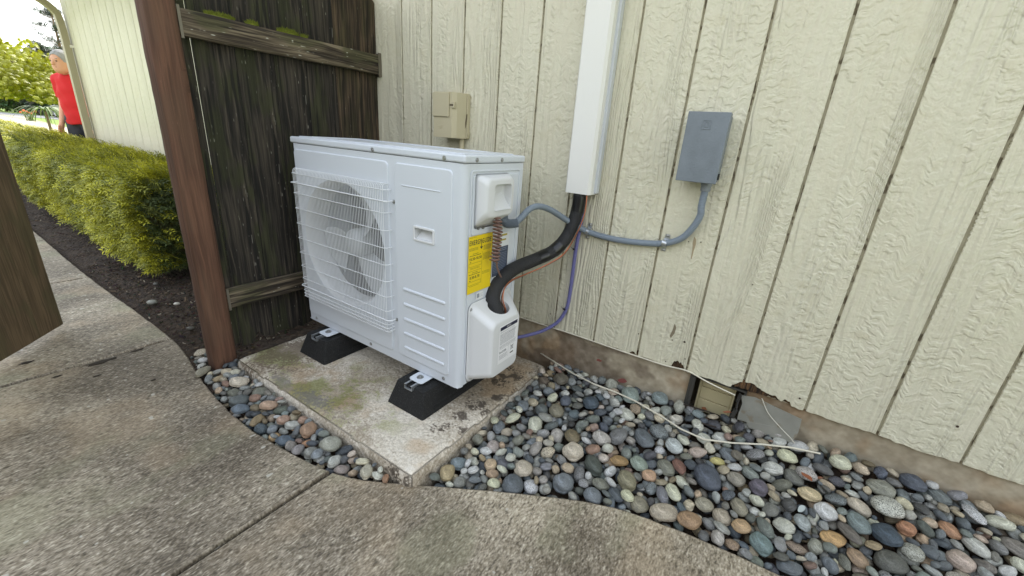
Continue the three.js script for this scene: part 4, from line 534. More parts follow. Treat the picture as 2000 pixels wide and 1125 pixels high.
  const fill = (N, K, lift, small, big) => { let miss = 0; for (let n = 0; n < N && miss < 700; n++) { const k = Math.pow(rnd(), 1.25), a = lerp(small, big, k) * rr(0.92, 1.12), b = a * rr(0.6, 0.95), c = a * rr(0.42, 0.76), q = quat(rr(0, 6.3), rr(-0.55, 0.55), rr(-0.55, 0.55)), s = shape(a, b, c, q); let best = null;
    for (let t = 0; t < K; t++) { const x = rr(-0.40, 2.8), z = x < 1.03 ? rr(0.89, 1.1) : rr(-0.01, edgeZ(x)); if (!inside(x, z)) continue; const e = edgeZ(x); if (z + b * 0.8 > e || z < b * 0.6) continue; const y = rest(x, z, s), r = y + c - top(x, z); if (y > 0.2) continue; if (!best || r < best[0]) best = [r, x, z]; }
    if (!best || best[0] > lift) { miss++; continue; } miss = 0; const p = pick(); add(best[1], best[2], a, b, c, q, tint(p), rnd() < 0.18 ? 1 : 0); } };
  fill(1300, 10, -0.008, 0.015, 0.025);
  // stones that stand out in the photograph: pixel, width and height in pixels, colour, granite?
  const K = [[1231, 774, 34, 30, 130, 140, 135], [1224, 809, 29, 25, 200, 190, 165], [1119, 883, 42, 34, 185, 165, 150], [1120, 848, 32, 30, 110, 100, 80], [1154, 788, 31, 24, 70, 80, 90], [1287, 844, 34, 28, 115, 120, 120, 1], [1262, 854, 34, 40, 95, 100, 105], [1327, 851, 19, 22, 205, 190, 160], [1374, 857, 27, 23, 200, 180, 165], [1406, 854, 30, 19, 170, 170, 165], [1316, 872, 33, 28, 160, 165, 165], [1175, 855, 36, 25, 160, 155, 150], [1159, 905, 33, 43, 75, 78, 75], [1248, 903, 33, 27, 130, 140, 130], [1209, 899, 36, 19, 140, 115, 80], [1327, 907, 24, 45, 120, 90, 80], [1301, 911, 31, 33, 115, 112, 105], [1257, 925, 28, 22, 170, 145, 120], [1381, 933, 46, 46, 75, 80, 90], [1437, 936, 34, 26, 135, 130, 120], [1402, 899, 30, 14, 190, 165, 115], [1534, 900, 38, 22, 205, 185, 150], [1465, 921, 26, 28, 125, 128, 125], [1635, 917, 33, 23, 180, 175, 155], [1539, 924, 34, 28, 105, 105, 98], [1224, 939, 36, 40, 125, 118, 100], [1315, 959, 29, 36, 185, 175, 155], [1175, 936, 34, 25, 115, 112, 105], [1203, 953, 26, 34, 85, 90, 95], [1167, 970, 50, 40, 70, 75, 82], [1249, 983, 37, 31, 125, 120, 105], [1232, 970, 23, 26, 195, 180, 150], [1579, 970, 46, 23, 175, 160, 135], [1523, 1045, 28, 28, 212, 210, 204], [1626, 1010, 53, 36, 85, 90, 90], [1727, 1002, 51, 32, 165, 165, 155, 1], [1719, 955, 43, 30, 130, 130, 120], [1670, 942, 40, 53, 85, 88, 92], [1628, 1049, 49, 26, 165, 140, 100], [1728, 1049, 45, 38, 65, 75, 85], [1657, 1040, 30, 41, 100, 95, 88], [1677, 1025, 40, 34, 110, 120, 120], [1708, 1017, 36, 30, 95, 110, 110], [1744, 1030, 32, 21, 150, 115, 90], [1851, 1040, 34, 23, 150, 120, 95], [1895, 1015, 28, 28, 215, 215, 210, 1], [1881, 1057, 34, 30, 165, 165, 160], [1940, 1042, 62, 38, 150, 140, 120], [1934, 989, 58, 32, 80, 82, 85], [1908, 1085, 53, 30, 75, 85, 80], [1744, 1083, 57, 34, 84, 84, 78], [1772, 1079, 40, 27, 150, 150, 145, 1], [1849, 1096, 49, 32, 76, 82, 88], [1872, 1100, 40, 30, 160, 146, 140], [1589, 1096, 25, 45, 150, 152, 150, 1], [1677, 1079, 38, 30, 140, 120, 100], [1557, 927, 34, 26, 160, 158, 150, 1], [1041, 953, 29, 29, 208, 206, 200, 1], [1100, 941, 43, 38, 110, 115, 120], [1023, 914, 36, 34, 165, 155, 145], [998, 896, 38, 20, 88, 90, 92], [1005, 941, 43, 40, 85, 90, 95], [863, 914, 29, 34, 150, 140, 110], [847, 939, 33, 29, 160, 145, 120], [911, 883, 20, 30, 140, 130, 115], [895, 907, 34, 26, 108, 116, 122], [929, 914, 20, 36, 110, 115, 120], [1174, 935, 33, 28, 120, 118, 112], [1293, 1009, 58, 32, 150, 145, 130], [1345, 1018, 45, 36, 145, 120, 95], [1448, 1027, 40, 26, 160, 138, 108], [1478, 1061, 40, 40, 104, 120, 116], [965, 941, 27, 20, 196, 182, 152], [444, 713, 41, 27, 115, 105, 90], [445, 736, 39, 21, 115, 112, 108], [468, 748, 35, 17, 175, 165, 150], [393, 733, 21, 23, 130, 122, 108], [413, 717, 29, 15, 104, 108, 104], [505, 760, 27, 19, 110, 108, 100], [467, 780, 40, 20, 85, 90, 88], [525, 791, 35, 16, 160, 140, 120], [535, 809, 40, 40, 190, 180, 150, 1], [563, 788, 23, 23, 165, 155, 135], [584, 805, 20, 21, 160, 150, 130], [457, 809, 33, 20, 92, 104, 112], [449, 801, 30, 20, 176, 164, 144], [476, 828, 20, 27, 124, 108, 84], [500, 817, 29, 19, 116, 116, 112], [603, 839, 32, 29, 140, 115, 95], [571, 828, 32, 16, 156, 156, 154], [604, 859, 31, 13, 150, 115, 90], [657, 865, 45, 27, 140, 140, 130], [632, 860, 30, 36, 118, 110, 102], [595, 884, 28, 24, 122, 122, 120], [572, 883, 23, 20, 122, 120, 116], [523, 859, 24, 17, 160, 136, 104], [557, 855, 37, 21, 80, 88, 100], [665, 892, 25, 28, 156, 156, 154], [643, 907, 27, 23, 128, 124, 122], [645, 887, 16, 16, 178, 178, 174], [723, 908, 25, 31, 158, 150, 140], [747, 928, 37, 27, 66, 78, 98], [769, 929, 13, 29, 138, 108, 86], [689, 891, 20, 19, 148, 134, 122], [621, 888, 23, 23, 116, 122, 128], [670, 917, 32, 18, 130, 120, 112], [1095, 742, 30, 24, 96, 92, 84], [1078, 738, 24, 20, 104, 92, 84], [1105, 782, 22, 20, 84, 90, 96], [1086, 803, 28, 24, 120, 112, 100], [1046, 825, 28, 34, 196, 182, 164], [1022, 790, 24, 22, 110, 112, 116], [1058, 798, 26, 22, 92, 96, 98], [975, 830, 24, 30, 108, 112, 118], [965, 870, 28, 26, 150, 144, 136], [1300, 760, 30, 22, 120, 126, 128], [1420, 885, 30, 24, 100, 104, 106], [1480, 955, 34, 28, 94, 90, 96], [1560, 985, 38, 30, 84, 88, 84], [1445, 985, 32, 34, 128, 122, 108], [1375, 985, 34, 24, 140, 132, 116], [1420, 1000, 34, 30, 150, 142, 126], [1800, 935, 40, 26, 80, 86, 94], [1830, 955, 34, 26, 104, 108, 110], [1775, 960, 28, 22, 86, 92, 90], [1860, 985, 36, 24, 172, 160, 140], [1950, 1110, 50, 34, 92, 96, 98], [1985, 1085, 40, 34, 118, 112, 108], [1690, 1110, 50, 28, 96, 92, 86]];
  let skipped = 0; const right = V(1, 0, 0).applyQuaternion(camera.quaternion).setY(0).normalize(), yawR = Math.atan2(-right.z, right.x);
  for (const [u, v, w, h, r, g, b, k] of K) { let p = on(u, v, 'y', 0.03); p = on(u, v, 'y', top(p.x, p.z) + 0.004); p = on(u, v, 'y', top(p.x, p.z) + 0.004); const d = p.distanceTo(camera.position), dep = p.clone().sub(camera.position).dot(V(0, 0, -1).applyQuaternion(camera.quaternion)), mx = dep / FOC, el = Math.asin((camera.position.y - p.y) / d); const A = w / 2 * mx * 0.95; let B = h / 2 * mx / Math.sin(el) * 0.78; B = clamp(B, A * 0.55, A * 1.9); const c = Math.min(A, B) * rr(0.55, 0.72), lo = A >= B; const z = clamp(p.z, 0.01, edgeZ(p.x) - Math.min(A, B) * 0.75); const q = quat(yawR + rr(-0.25, 0.25), rr(-0.12, 0.12), rr(-0.15, 0.15)), sh = shape(A, B, c, q); let best = null; for (let t = 0; t < 24; t++) { const X = p.x + (t ? rr(-0.03, 0.03) : 0), Z = z + (t ? rr(-0.03, 0.03) : 0); if (!inside(X, Z)) continue; const y = rest(X, Z, sh) + c - top(X, Z) + 0.5 * Math.hypot(X - p.x, Z - z); if (!best || y < best[0]) best = [y, X, Z]; } if (!best || best[0] > 0.035) { skipped++; continue; } add(best[1], best[2], A, B, c, q, [r, g, b].map((q) => Math.min(216, q * 1.22)), k || 0); }
  fill(1500, 22, 0.02, 0.0195, 0.037); fill(900, 24, 0.017, 0.014, 0.021); fill(500, 20, 0.010, 0.009, 0.014);
  // geometry variants
  const variant = (detail, s) => { const g = mergeVertices(new THREE.IcosahedronGeometry(1, detail).deleteAttribute('normal'), 1e-4), p = g.attributes.position, sq = 0.75 + 0.5 * vn(s * 3.1, 2, 99, 99, 1); for (let i = 0; i < p.count; i++) { const v = V(p.getX(i), p.getY(i), p.getZ(i)).normalize(), k = 1 + 0.52 * (n3(v.x * 1.3 + s * 7, v.y * 1.3, v.z * 1.3 + s * 3, 2) - 0.5) + 0.22 * (n3(v.x * 3.2 + s * 5, v.y * 3.2, v.z * 3.2, 4) - 0.5); v.set(Math.sign(v.x) * Math.pow(Math.abs(v.x), sq < 1 ? 0.92 : 1.05), v.y, Math.sign(v.z) * Math.pow(Math.abs(v.z), 0.95)); v.multiplyScalar(k * 1.0); p.setXYZ(i, v.x, v.y, v.z); } g.computeVertexNormals(); return g; };
  const hi = [0, 1, 2, 3, 4, 5, 6, 7].map((s) => variant(6, s + 1)), lo = [0, 1, 2, 3, 4, 5, 6, 7].map((s) => variant(3, s + 1));
  const area = list.map((p, id) => ({ id, n: 0 })); for (let o = 0; o < own.length; o++) if (own[o] >= 0) area[own[o]].n++;
  for (const a of area) { const p = list[a.id]; a.n /= camera.position.distanceToSquared(V(p.x, p.y, p.z)); const s = V(p.x, p.y, p.z).project(camera); if (Math.abs(s.x) > 1.02 || Math.abs(s.y) > 1.04) a.n *= 0.01; }
  area.sort((a, b) => b.n - a.n);
  const mats = {}, stoneMat = ([r, g, b], k) => { const q = [r, g, b].map((v) => Math.round(v / 6) * 6), key = q.join() + k; return mats[key] ??= mat({ color: col(...q), map: k ? graniteTex : stoneTex, bumpMap: stoneBump, bumpScale: 0.0012, roughness: 0.62 }); };
  const hue = ([r, g, b], k) => { const l = (r + g + b) / 3, w = r - b; const tone = l > 185 ? 'white' : l > 150 ? (w > 20 ? 'cream' : 'pale grey') : l > 112 ? (w > 34 ? 'tan brown' : w > 14 ? 'warm grey' : g > r + 4 ? 'greenish grey' : 'mid grey') : (w > 22 ? 'dark brown' : b > r + 7 ? 'slate blue' : 'dark grey'); return k ? 'speckled ' + tone : tone; };
  const where = (p) => p.x < 1.0 ? 'between pad and path' : p.z < 0.12 ? 'by the foundation' : edgeZ(p.x) - p.z < 0.09 ? 'along the path edge' : p.x < 1.25 ? 'beside the concrete pad' : 'in wide gravel';
  const indiv = area.slice(0, 300).map((a) => list[a.id]);
  const beside = (p) => { const h = hue(p.color, p.kind); let b = null, bd = 9; for (const q of indiv) { if (q === p || hue(q.color, q.kind) === h) continue; const d = Math.hypot(q.x - p.x, q.z - p.z); if (d < bd) { bd = d; b = q; } } return hue(b.color, b.kind); };
  area.forEach(({ id }, rank) => { if (rank >= 300) return; const p = list[id], o = shadow(new THREE.Mesh(hi[p.v], stoneMat(p.color, p.kind))); o.name = numbered('river_pebble'); o.position.set(p.x, p.y, p.z); o.quaternion.copy(p.q); o.scale.set(p.a, p.c, p.b); scene.add(o); const sz = p.a > 0.03 || p.b > 0.034 ? 'large ' : p.a < 0.018 ? 'small ' : '', fm = Math.max(p.a, p.b) / Math.min(p.a, p.b) > 1.5 ? 'elongated ' : 'rounded '; info(o, sz + hue(p.color, p.kind) + ' ' + fm + 'pebble by a ' + beside(p) + ' one ' + where(p), 'pebble', 'river pebbles in the gravel bed'); });
  const rest_ = area.slice(300).filter((a) => a.n > 0).map(({ id }) => { const p = list[id], g = lo[p.v].clone(); g.applyMatrix4(new THREE.Matrix4().compose(V(p.x, p.y, p.z), p.q, V(p.a, p.c, p.b))); const c = col(...p.color), n = g.attributes.position.count, ca = new Float32Array(n * 3), uv = g.attributes.uv; for (let i = 0; i < n; i++) { ca[i * 3] = c.r; ca[i * 3 + 1] = c.g; ca[i * 3 + 2] = c.b; uv.setXY(i, uv.getX(i) + id * 0.37, uv.getY(i)); } g.setAttribute('color', new THREE.BufferAttribute(ca, 3)); return g; });
  const bulk = mergeGeometries(rest_); solo('loose_pebbles', bulk, mat({ vertexColors: true, map: stoneTex, bumpMap: stoneBump, bumpScale: 0.0012, roughness: 0.62 }), 'smaller mixed grey and tan river pebbles filling the bed', 'pebbles', null, 'stuff');
  console.log('pebbles', list.length, rest_.length, skipped);
  globalThis.pebbleTop = (x, z) => { const i = clamp(Math.floor((x - GX) / C), 0, NX - 1), j = clamp(Math.floor((z - GZ) / C), 0, NZ - 1); return Hm[j * NX + i]; };
}
{ // thin white cables: one along the siding edge, one lying over the stones
  const cm = mat({ color: col(214, 208, 190), roughness: 0.5 });
  const a = [[1005, 616], [1060, 634], [1110, 650], [1160, 667], [1215, 686], [1260, 701], [1300, 714], [1338, 723], [1352, 729], [1380, 745], [1410, 760], [1436, 772]].map(([u, v], i) => P3(u, v, i > 8 ? 0.008 : 0.0045)); solo('thin_cable', tube(a, 0.003, 120, 7), cm, 'thin white cable running along the bottom edge of the siding', 'cable');
  const b = [[1008, 655], [1040, 680], [1080, 705], [1120, 730], [1160, 750], [1205, 767], [1240, 783], [1290, 812], [1330, 838], [1375, 858], [1430, 865], [1490, 868], [1545, 874], [1602, 886]].map(([u, v]) => { let p = on(u, v, 'y', 0.1); for (let k = 0; k < 4; k++) { let y = -1; for (const [dx, dz] of [[0, 0], [0.008, 0], [-0.008, 0], [0, 0.008], [0, -0.008]]) y = Math.max(y, pebbleTop(p.x + dx, p.z + dz)); p = on(u, v, 'y', Math.min(y, 0.2) + 0.004); } return p; }); const bp = []; for (let i = 0; i < b.length - 1; i++) for (let t = 0; t < 4; t++) { const p = b[i].clone().lerp(b[i + 1], t / 4); p.y = Math.max(p.y, Math.min(0.2, pebbleTop(p.x, p.z) + 0.003)); bp.push(p); } bp.push(b[b.length - 1]);
  solo('thin_cable', tube(bp, 0.0034, 260, 7), cm, 'thin white cable lying loose across the river pebbles', 'cable');
}
{ // loose flashing plate leaning over the vent opening's end, dark bent strip, fallen leaves
  const z = 0.006, c = [P3(1448, 771, 0.012), P3(1475, 775, 0.011), P3(1566, 817, 0.01), P3(1560, 840, 0.018), P3(1548, 864, 0.03), P3(1500, 850, 0.03), P3(1462, 833, 0.03), P3(1458, 822, 0.028), P3(1440, 818, 0.028), P3(1443, 805, 0.022), P3(1450, 788, 0.018)], n = new THREE.Shape(c.map((p) => new THREE.Vector2(p.x, p.y)));
  const g = ext(n, 0.0022); const p = g.attributes.position; for (let i = 0; i < p.count; i++) { const y = p.getY(i); p.setZ(i, p.getZ(i) + lerp(0.036, 0.012, clamp((y - 0.1) / 0.13, 0, 1)) + 0.003 * vn(p.getX(i) * 40, y * 40, 99, 99, 3)); } g.computeVertexNormals();
  solo('flashing_plate', boxUV(g), mat({ map: tex(256, 256, (u, v) => mix3(mix3(RGB(132, 132, 124), RGB(156, 155, 146), fbm(u, v, 5, 5, 4, 1301)), RGB(128, 108, 82), 0.4 * sst(0.66, 0.76, fbm(u, v, 7, 7, 4, 1311))), true, 5), roughness: 0.55, metalness: 0.35 }), 'loose galvanised flashing plate leaning against the foundation beside the vent', 'plate');
  solo('thin_cable', tube([P3(1488, 778, 0.02), P3(1500, 806, 0.03), P3(1525, 836, 0.04), P3(1546, 858, 0.048), P3(1552, 866, 0.05)], 0.0018, 40, 6), mat({ color: col(196, 192, 178), roughness: 0.5 }), 'fine pale wire hanging across the flashing plate', 'cable');
  const bs = [P3(1447, 770, 0.03), P3(1440, 785, 0.045), P3(1437, 800, 0.06), P3(1428, 815, 0.075), P3(1424, 828, 0.08)]; solo('bent_metal_strip', bs.slice(1).map((q, i) => { const d = bs[i], g2 = new THREE.BoxGeometry(0.004, q.distanceTo(d) + 0.004, 0.018); g2.applyQuaternion(new THREE.Quaternion().setFromUnitVectors(V(0, 1, 0), q.clone().sub(d).normalize())); const m = q.clone().add(d).multiplyScalar(0.5); return g2.translate(m.x, m.y, m.z); }), mat({ color: col(46, 44, 42), roughness: 0.6, metalness: 0.5 }), 'bent dark metal strip at the torn end of the plate', 'metal strip');
  for (const [u0, v0, u1, v1, lb] of [[1335, 790, 1438, 808, 'thin dark twig lying in front of the vent'], [1370, 826, 1475, 852, 'thin dark twig lying below the flashing plate']]) { const fit = (u, v) => { let q = P3(u, v, 0.08); for (let k = 0; k < 5; k++) { const h = clamp(pebbleTop(q.x, clamp(q.z, 0.02, 0.4)), 0.05, 0.16) + 0.006; q = on(u, v, 'y', h); q.z = clamp(q.z, 0.015, 0.4); } return q; }, A = fit(u0, v0), B = fit(u1, v1); solo('twig', tube([A, A.clone().lerp(B, 0.4).add(V(0, 0.008, 0.004)), A.clone().lerp(B, 0.7).add(V(0, 0.003, -0.004)), B], 0.003, 20, 6), mat({ color: col(48, 40, 34), roughness: 0.9 }), lb, 'twig'); }
  const leaf = (() => { const s = new THREE.Shape(); s.moveTo(0, -1); s.bezierCurveTo(0.75, -0.5, 0.6, 0.5, 0, 1); s.bezierCurveTo(-0.6, 0.5, -0.75, -0.5, 0, -1); const g2 = new THREE.ShapeGeometry(s, 8).rotateX(-Math.PI / 2), q = g2.attributes.position; for (let i = 0; i < q.count; i++) q.setY(i, 0.45 * q.getX(i) ** 2 + 0.18 * Math.sin(q.getZ(i) * 2.4)); g2.computeVertexNormals(); return g2; })();
  for (const [u, v, s, r, gg, b, lb] of [[582, 842, 0.022, 196, 150, 112, 'curled pale orange dead leaf in the pebble strip'], [1575, 932, 0.02, 168, 96, 62, 'rust brown dead leaf among the wide bed pebbles'], [1600, 935, 0.016, 180, 120, 92, 'pinkish brown dead leaf beside the rust brown leaf'], [1215, 745, 0.02, 120, 58, 50, 'dark red dead leaf against the foundation'], [1190, 740, 0.014, 110, 52, 46, 'small dark red leaf near the foundation'], [1170, 705, 0.015, 128, 66, 54, 'dull red leaf fragment by the foundation corner'], [1375, 800, 0.018, 150, 92, 58, 'brown dead leaf in front of the vent'], [1420, 806, 0.016, 176, 112, 78, 'orange brown leaf caught by the vent'], [1268, 985, 0.012, 200, 160, 120, 'pale leaf scrap at the path edge'], [1565, 995, 0.016, 205, 205, 198, 'white paper scrap among the pebbles'], [1660, 958, 0.008, 235, 235, 232, 'tiny white chip on a dark pebble']]) {
    let q = on(u, v, 'y', 0.05); for (let k = 0; k < 3; k++) q = on(u, v, 'y', Math.min(0.16, pebbleTop(q.x, q.z)) + 0.004); const o = shadow(new THREE.Mesh(leaf, mat({ color: col(r * 0.86, gg * 0.9, b * 0.92), roughness: 0.8 }))); o.name = numbered(r > 200 && gg > 200 ? 'paper_scrap' : 'dead_leaf'); o.position.copy(q).add(V(0, s * 0.15, 0)); o.scale.setScalar(s); o.rotation.set(rr(-0.5, 0.5), rr(0, 6), rr(-0.5, 0.5)); scene.add(o); info(o, lb, r > 200 && gg > 200 ? 'litter' : 'leaf'); }
}
for (const [u, v, a, b, c3, lb] of [[297, 589, 0.028, 0.02, [150, 150, 142], 'smooth pale grey stone lying on the mulch'], [345, 592, 0.017, 0.013, [214, 210, 200], 'small white stone on the mulch near the post'], [305, 553, 0.018, 0.014, [104, 104, 100], 'grey stone half buried under the hedge end'], [372, 640, 0.02, 0.016, [96, 92, 84], 'dull stone in the mulch beside the post']]) { const p = on(u, v, 'y', 0.022), o = shadow(new THREE.Mesh(new THREE.IcosahedronGeometry(1, 5), mat({ color: col(...c3), map: stoneTex, roughness: 0.6 }))); o.name = numbered('garden_stone'); o.position.set(p.x, 0.018, p.z); o.scale.set(a, a * 0.5, b); o.rotation.y = 0.7; scene.add(o); info(o, lb, 'stone'); }
// ---------------------------------------------------------------- clipped hedge along the wall
const leafMat = (o) => phys({ color: 0xffffff, roughness: 0.62, transmission: 0.28, thickness: 0, side: THREE.DoubleSide, ...o });
function shootGeo(n, len, nl, droop, s0) {   // a drooping twig with two ranks of narrow needles
  const pos = [], tri = (a, b, c) => pos.push(a.x, a.y, a.z, b.x, b.y, b.z, c.x, c.y, c.z), at = (t) => V(0.12 * len * Math.sin(t * 2 + s0), -droop * len * t * t, len * t);
  for (let i = 0; i < n; i++) { const t0 = i / n, t1 = (i + 1) / n, a = at(t0), b = at(t1), w = 0.0011 * (1 - t0 * 0.6); tri(a.clone().add(V(-w, 0, 0)), a.clone().add(V(w, 0, 0)), b); const T = b.clone().sub(a).normalize(); for (const s of [-1, 1]) { const l = nl * (0.65 + 0.5 * Math.sin(Math.PI * (0.15 + 0.8 * t0))), d = V(s * 0.85, 0.18 + 0.12 * Math.sin(i * 2.1 + s0), 0).addScaledVector(T, 0.62).normalize(), e = a.clone().addScaledVector(d, l).add(V(0, -0.12 * l, 0)), m = a.clone().addScaledVector(d, l * 0.5).add(V(0, 0.10 * l, 0)), wd = T.clone().multiplyScalar(nl * 0.17); tri(a, m.clone().add(wd), m.clone().sub(wd)); tri(m.clone().add(wd), e, m.clone().sub(wd)); } }
  const g = new THREE.BufferGeometry(); g.setAttribute('position', new THREE.Float32BufferAttribute(pos, 3)); g.computeVertexNormals(); return g;
}
{
  const hedge = thing('hedge', 'low clipped yellow-green evergreen hedge growing along the siding', 'hedge', [-5, 0, 0.45]);
  const X0 = -9.2, X1 = -1.42, Z0 = 0.13, Z1 = 0.80, Y1 = 0.70, w = X1 - X0, cx = (X0 + X1) / 2, taper = (x) => 1 - 0.52 * sst(-3.2, -8.6, x);
  const core = roundBox(w - 0.12, Y1 - 0.16, Z1 - Z0 - 0.12, 0.10, 120, 12, 12, (v) => 0.08 * (n3(v.x * 4, v.y * 5, v.z * 5, 3) - 0.5)); { const p = core.attributes.position; for (let i = 0; i < p.count; i++) { const x = p.getX(i) + cx, h = (Z1 - Z0) / 2; p.setZ(i, (p.getZ(i) + h) * taper(x) - h); } } core.translate(cx, 0.12 + (Y1 - 0.16) / 2, (Z0 + Z1) / 2);
  part(hedge, 'inner_branches', core, mat({ color: new THREE.Color().setRGB(0.13, 0.11, 0.06), roughness: 1 }));
  const stems = []; for (let i = 0; i < 26; i++) { const x = X1 - 0.12 - i * 0.29 + rr(-0.05, 0.05), z = lerp(Z0, Z1, rr(0.35, 0.65)); for (let k = 0; k < 3; k++) stems.push(cyl(V(x, -0.01, z), V(x + rr(-0.12, 0.12), 0.24, z + rr(-0.14, 0.14)), 0.011, 0.006, 6)); } part(hedge, 'stems', join(stems), mat({ color: col(72, 54, 40), roughness: 1 })).userData.kind = 'stuff';
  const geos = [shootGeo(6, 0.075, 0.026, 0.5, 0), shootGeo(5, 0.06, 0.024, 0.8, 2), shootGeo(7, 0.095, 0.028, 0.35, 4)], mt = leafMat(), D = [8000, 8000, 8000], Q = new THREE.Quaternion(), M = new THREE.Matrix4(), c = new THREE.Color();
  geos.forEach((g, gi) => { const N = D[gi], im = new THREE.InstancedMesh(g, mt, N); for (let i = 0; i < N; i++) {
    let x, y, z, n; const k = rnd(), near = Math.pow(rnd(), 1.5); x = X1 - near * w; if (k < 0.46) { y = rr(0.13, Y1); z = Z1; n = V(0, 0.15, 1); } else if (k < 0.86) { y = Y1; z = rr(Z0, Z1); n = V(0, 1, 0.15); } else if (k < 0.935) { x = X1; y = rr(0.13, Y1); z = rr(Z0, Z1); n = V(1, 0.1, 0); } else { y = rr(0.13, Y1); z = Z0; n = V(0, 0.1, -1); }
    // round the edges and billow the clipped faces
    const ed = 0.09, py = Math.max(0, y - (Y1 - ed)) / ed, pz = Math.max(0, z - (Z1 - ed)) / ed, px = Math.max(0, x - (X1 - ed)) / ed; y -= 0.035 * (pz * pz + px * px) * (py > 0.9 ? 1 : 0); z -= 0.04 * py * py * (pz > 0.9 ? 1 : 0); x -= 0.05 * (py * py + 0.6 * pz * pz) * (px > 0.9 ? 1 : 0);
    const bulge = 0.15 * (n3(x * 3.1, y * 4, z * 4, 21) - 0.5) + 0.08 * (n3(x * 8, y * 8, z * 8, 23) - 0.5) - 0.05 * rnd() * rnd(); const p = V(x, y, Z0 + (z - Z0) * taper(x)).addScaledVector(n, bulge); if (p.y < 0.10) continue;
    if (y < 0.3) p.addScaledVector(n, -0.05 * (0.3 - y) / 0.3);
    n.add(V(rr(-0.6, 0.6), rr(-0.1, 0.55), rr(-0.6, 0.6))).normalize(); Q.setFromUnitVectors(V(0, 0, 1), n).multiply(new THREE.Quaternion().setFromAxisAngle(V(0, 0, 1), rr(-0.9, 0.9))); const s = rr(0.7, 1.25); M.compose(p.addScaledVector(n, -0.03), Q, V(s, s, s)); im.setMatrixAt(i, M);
    const t = clamp(rnd() * 0.8 + 0.7 * (n3(x * 2.3, y * 3, z * 3, 31) - 0.3), 0, 1); c.setRGB(lerp(0.045, 0.66, t), lerp(0.08, 0.63, t), lerp(0.012, 0.035, t)).multiplyScalar(rr(0.75, 1.15)); if (k >= 0.86 && k < 0.935 && rnd() < 0.75) c.setRGB(0.085, 0.12, 0.03).multiplyScalar(rr(0.7, 1.4)); im.setColorAt(i, c); }  // end-face shoots mostly darker green, the shade there painted into their colour
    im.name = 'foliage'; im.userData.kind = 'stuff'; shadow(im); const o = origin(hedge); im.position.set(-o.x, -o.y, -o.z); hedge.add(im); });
}
// ---------------------------------------------------------------- trees
function leafGeo(lobes, L) { // palmate leaf with narrow drooping lobes
  const pos = []; for (let k = 0; k < lobes; k++) { const a = (k / (lobes - 1) - 0.5) * 2.7, l = L * (1 - 0.35 * Math.abs(a) / 1.35), w = L * 0.13, d = V(Math.sin(a), -0.25 - 0.2 * Math.abs(Math.sin(a)), Math.cos(a)).normalize(), s = V(Math.cos(a), 0, -Math.sin(a)).multiplyScalar(w), m = d.clone().multiplyScalar(l * 0.5), e = d.clone().multiplyScalar(l).add(V(0, -0.15 * l, 0)), o = V(0, 0, 0), p1 = m.clone().add(s), p2 = m.clone().sub(s); for (const v of [o, p1, p2, p1, e, p2]) pos.push(v.x, v.y, v.z); }
  const g = new THREE.BufferGeometry(); g.setAttribute('position', new THREE.Float32BufferAttribute(pos, 3)); g.computeVertexNormals(); return g;
}
function scatter(parent, name, g, m, N, fn) { const im = new THREE.InstancedMesh(g, m, N), M = new THREE.Matrix4(), c = new THREE.Color(), Q = new THREE.Quaternion(); for (let i = 0; i < N; i++) { const { p, n, s, color, roll = rr(0, 6.3) } = fn(i); Q.setFromUnitVectors(V(0, 0, 1), n.normalize()).multiply(new THREE.Quaternion().setFromAxisAngle(V(0, 0, 1), roll)); M.compose(p, Q, V(s, s, s)); im.setMatrixAt(i, M); im.setColorAt(i, c.setRGB(...color)); } im.name = name; im.userData.kind = 'stuff'; shadow(im); parent.add(im); return im; }
const mats_ = {};
const bark = mat({ map: tex(128, 256, (u, v) => mix3(RGB(92, 74, 58), RGB(150, 128, 104), fbm(u, v, 20, 8, 4, 1401)), true, 3, 1), roughness: 1 });
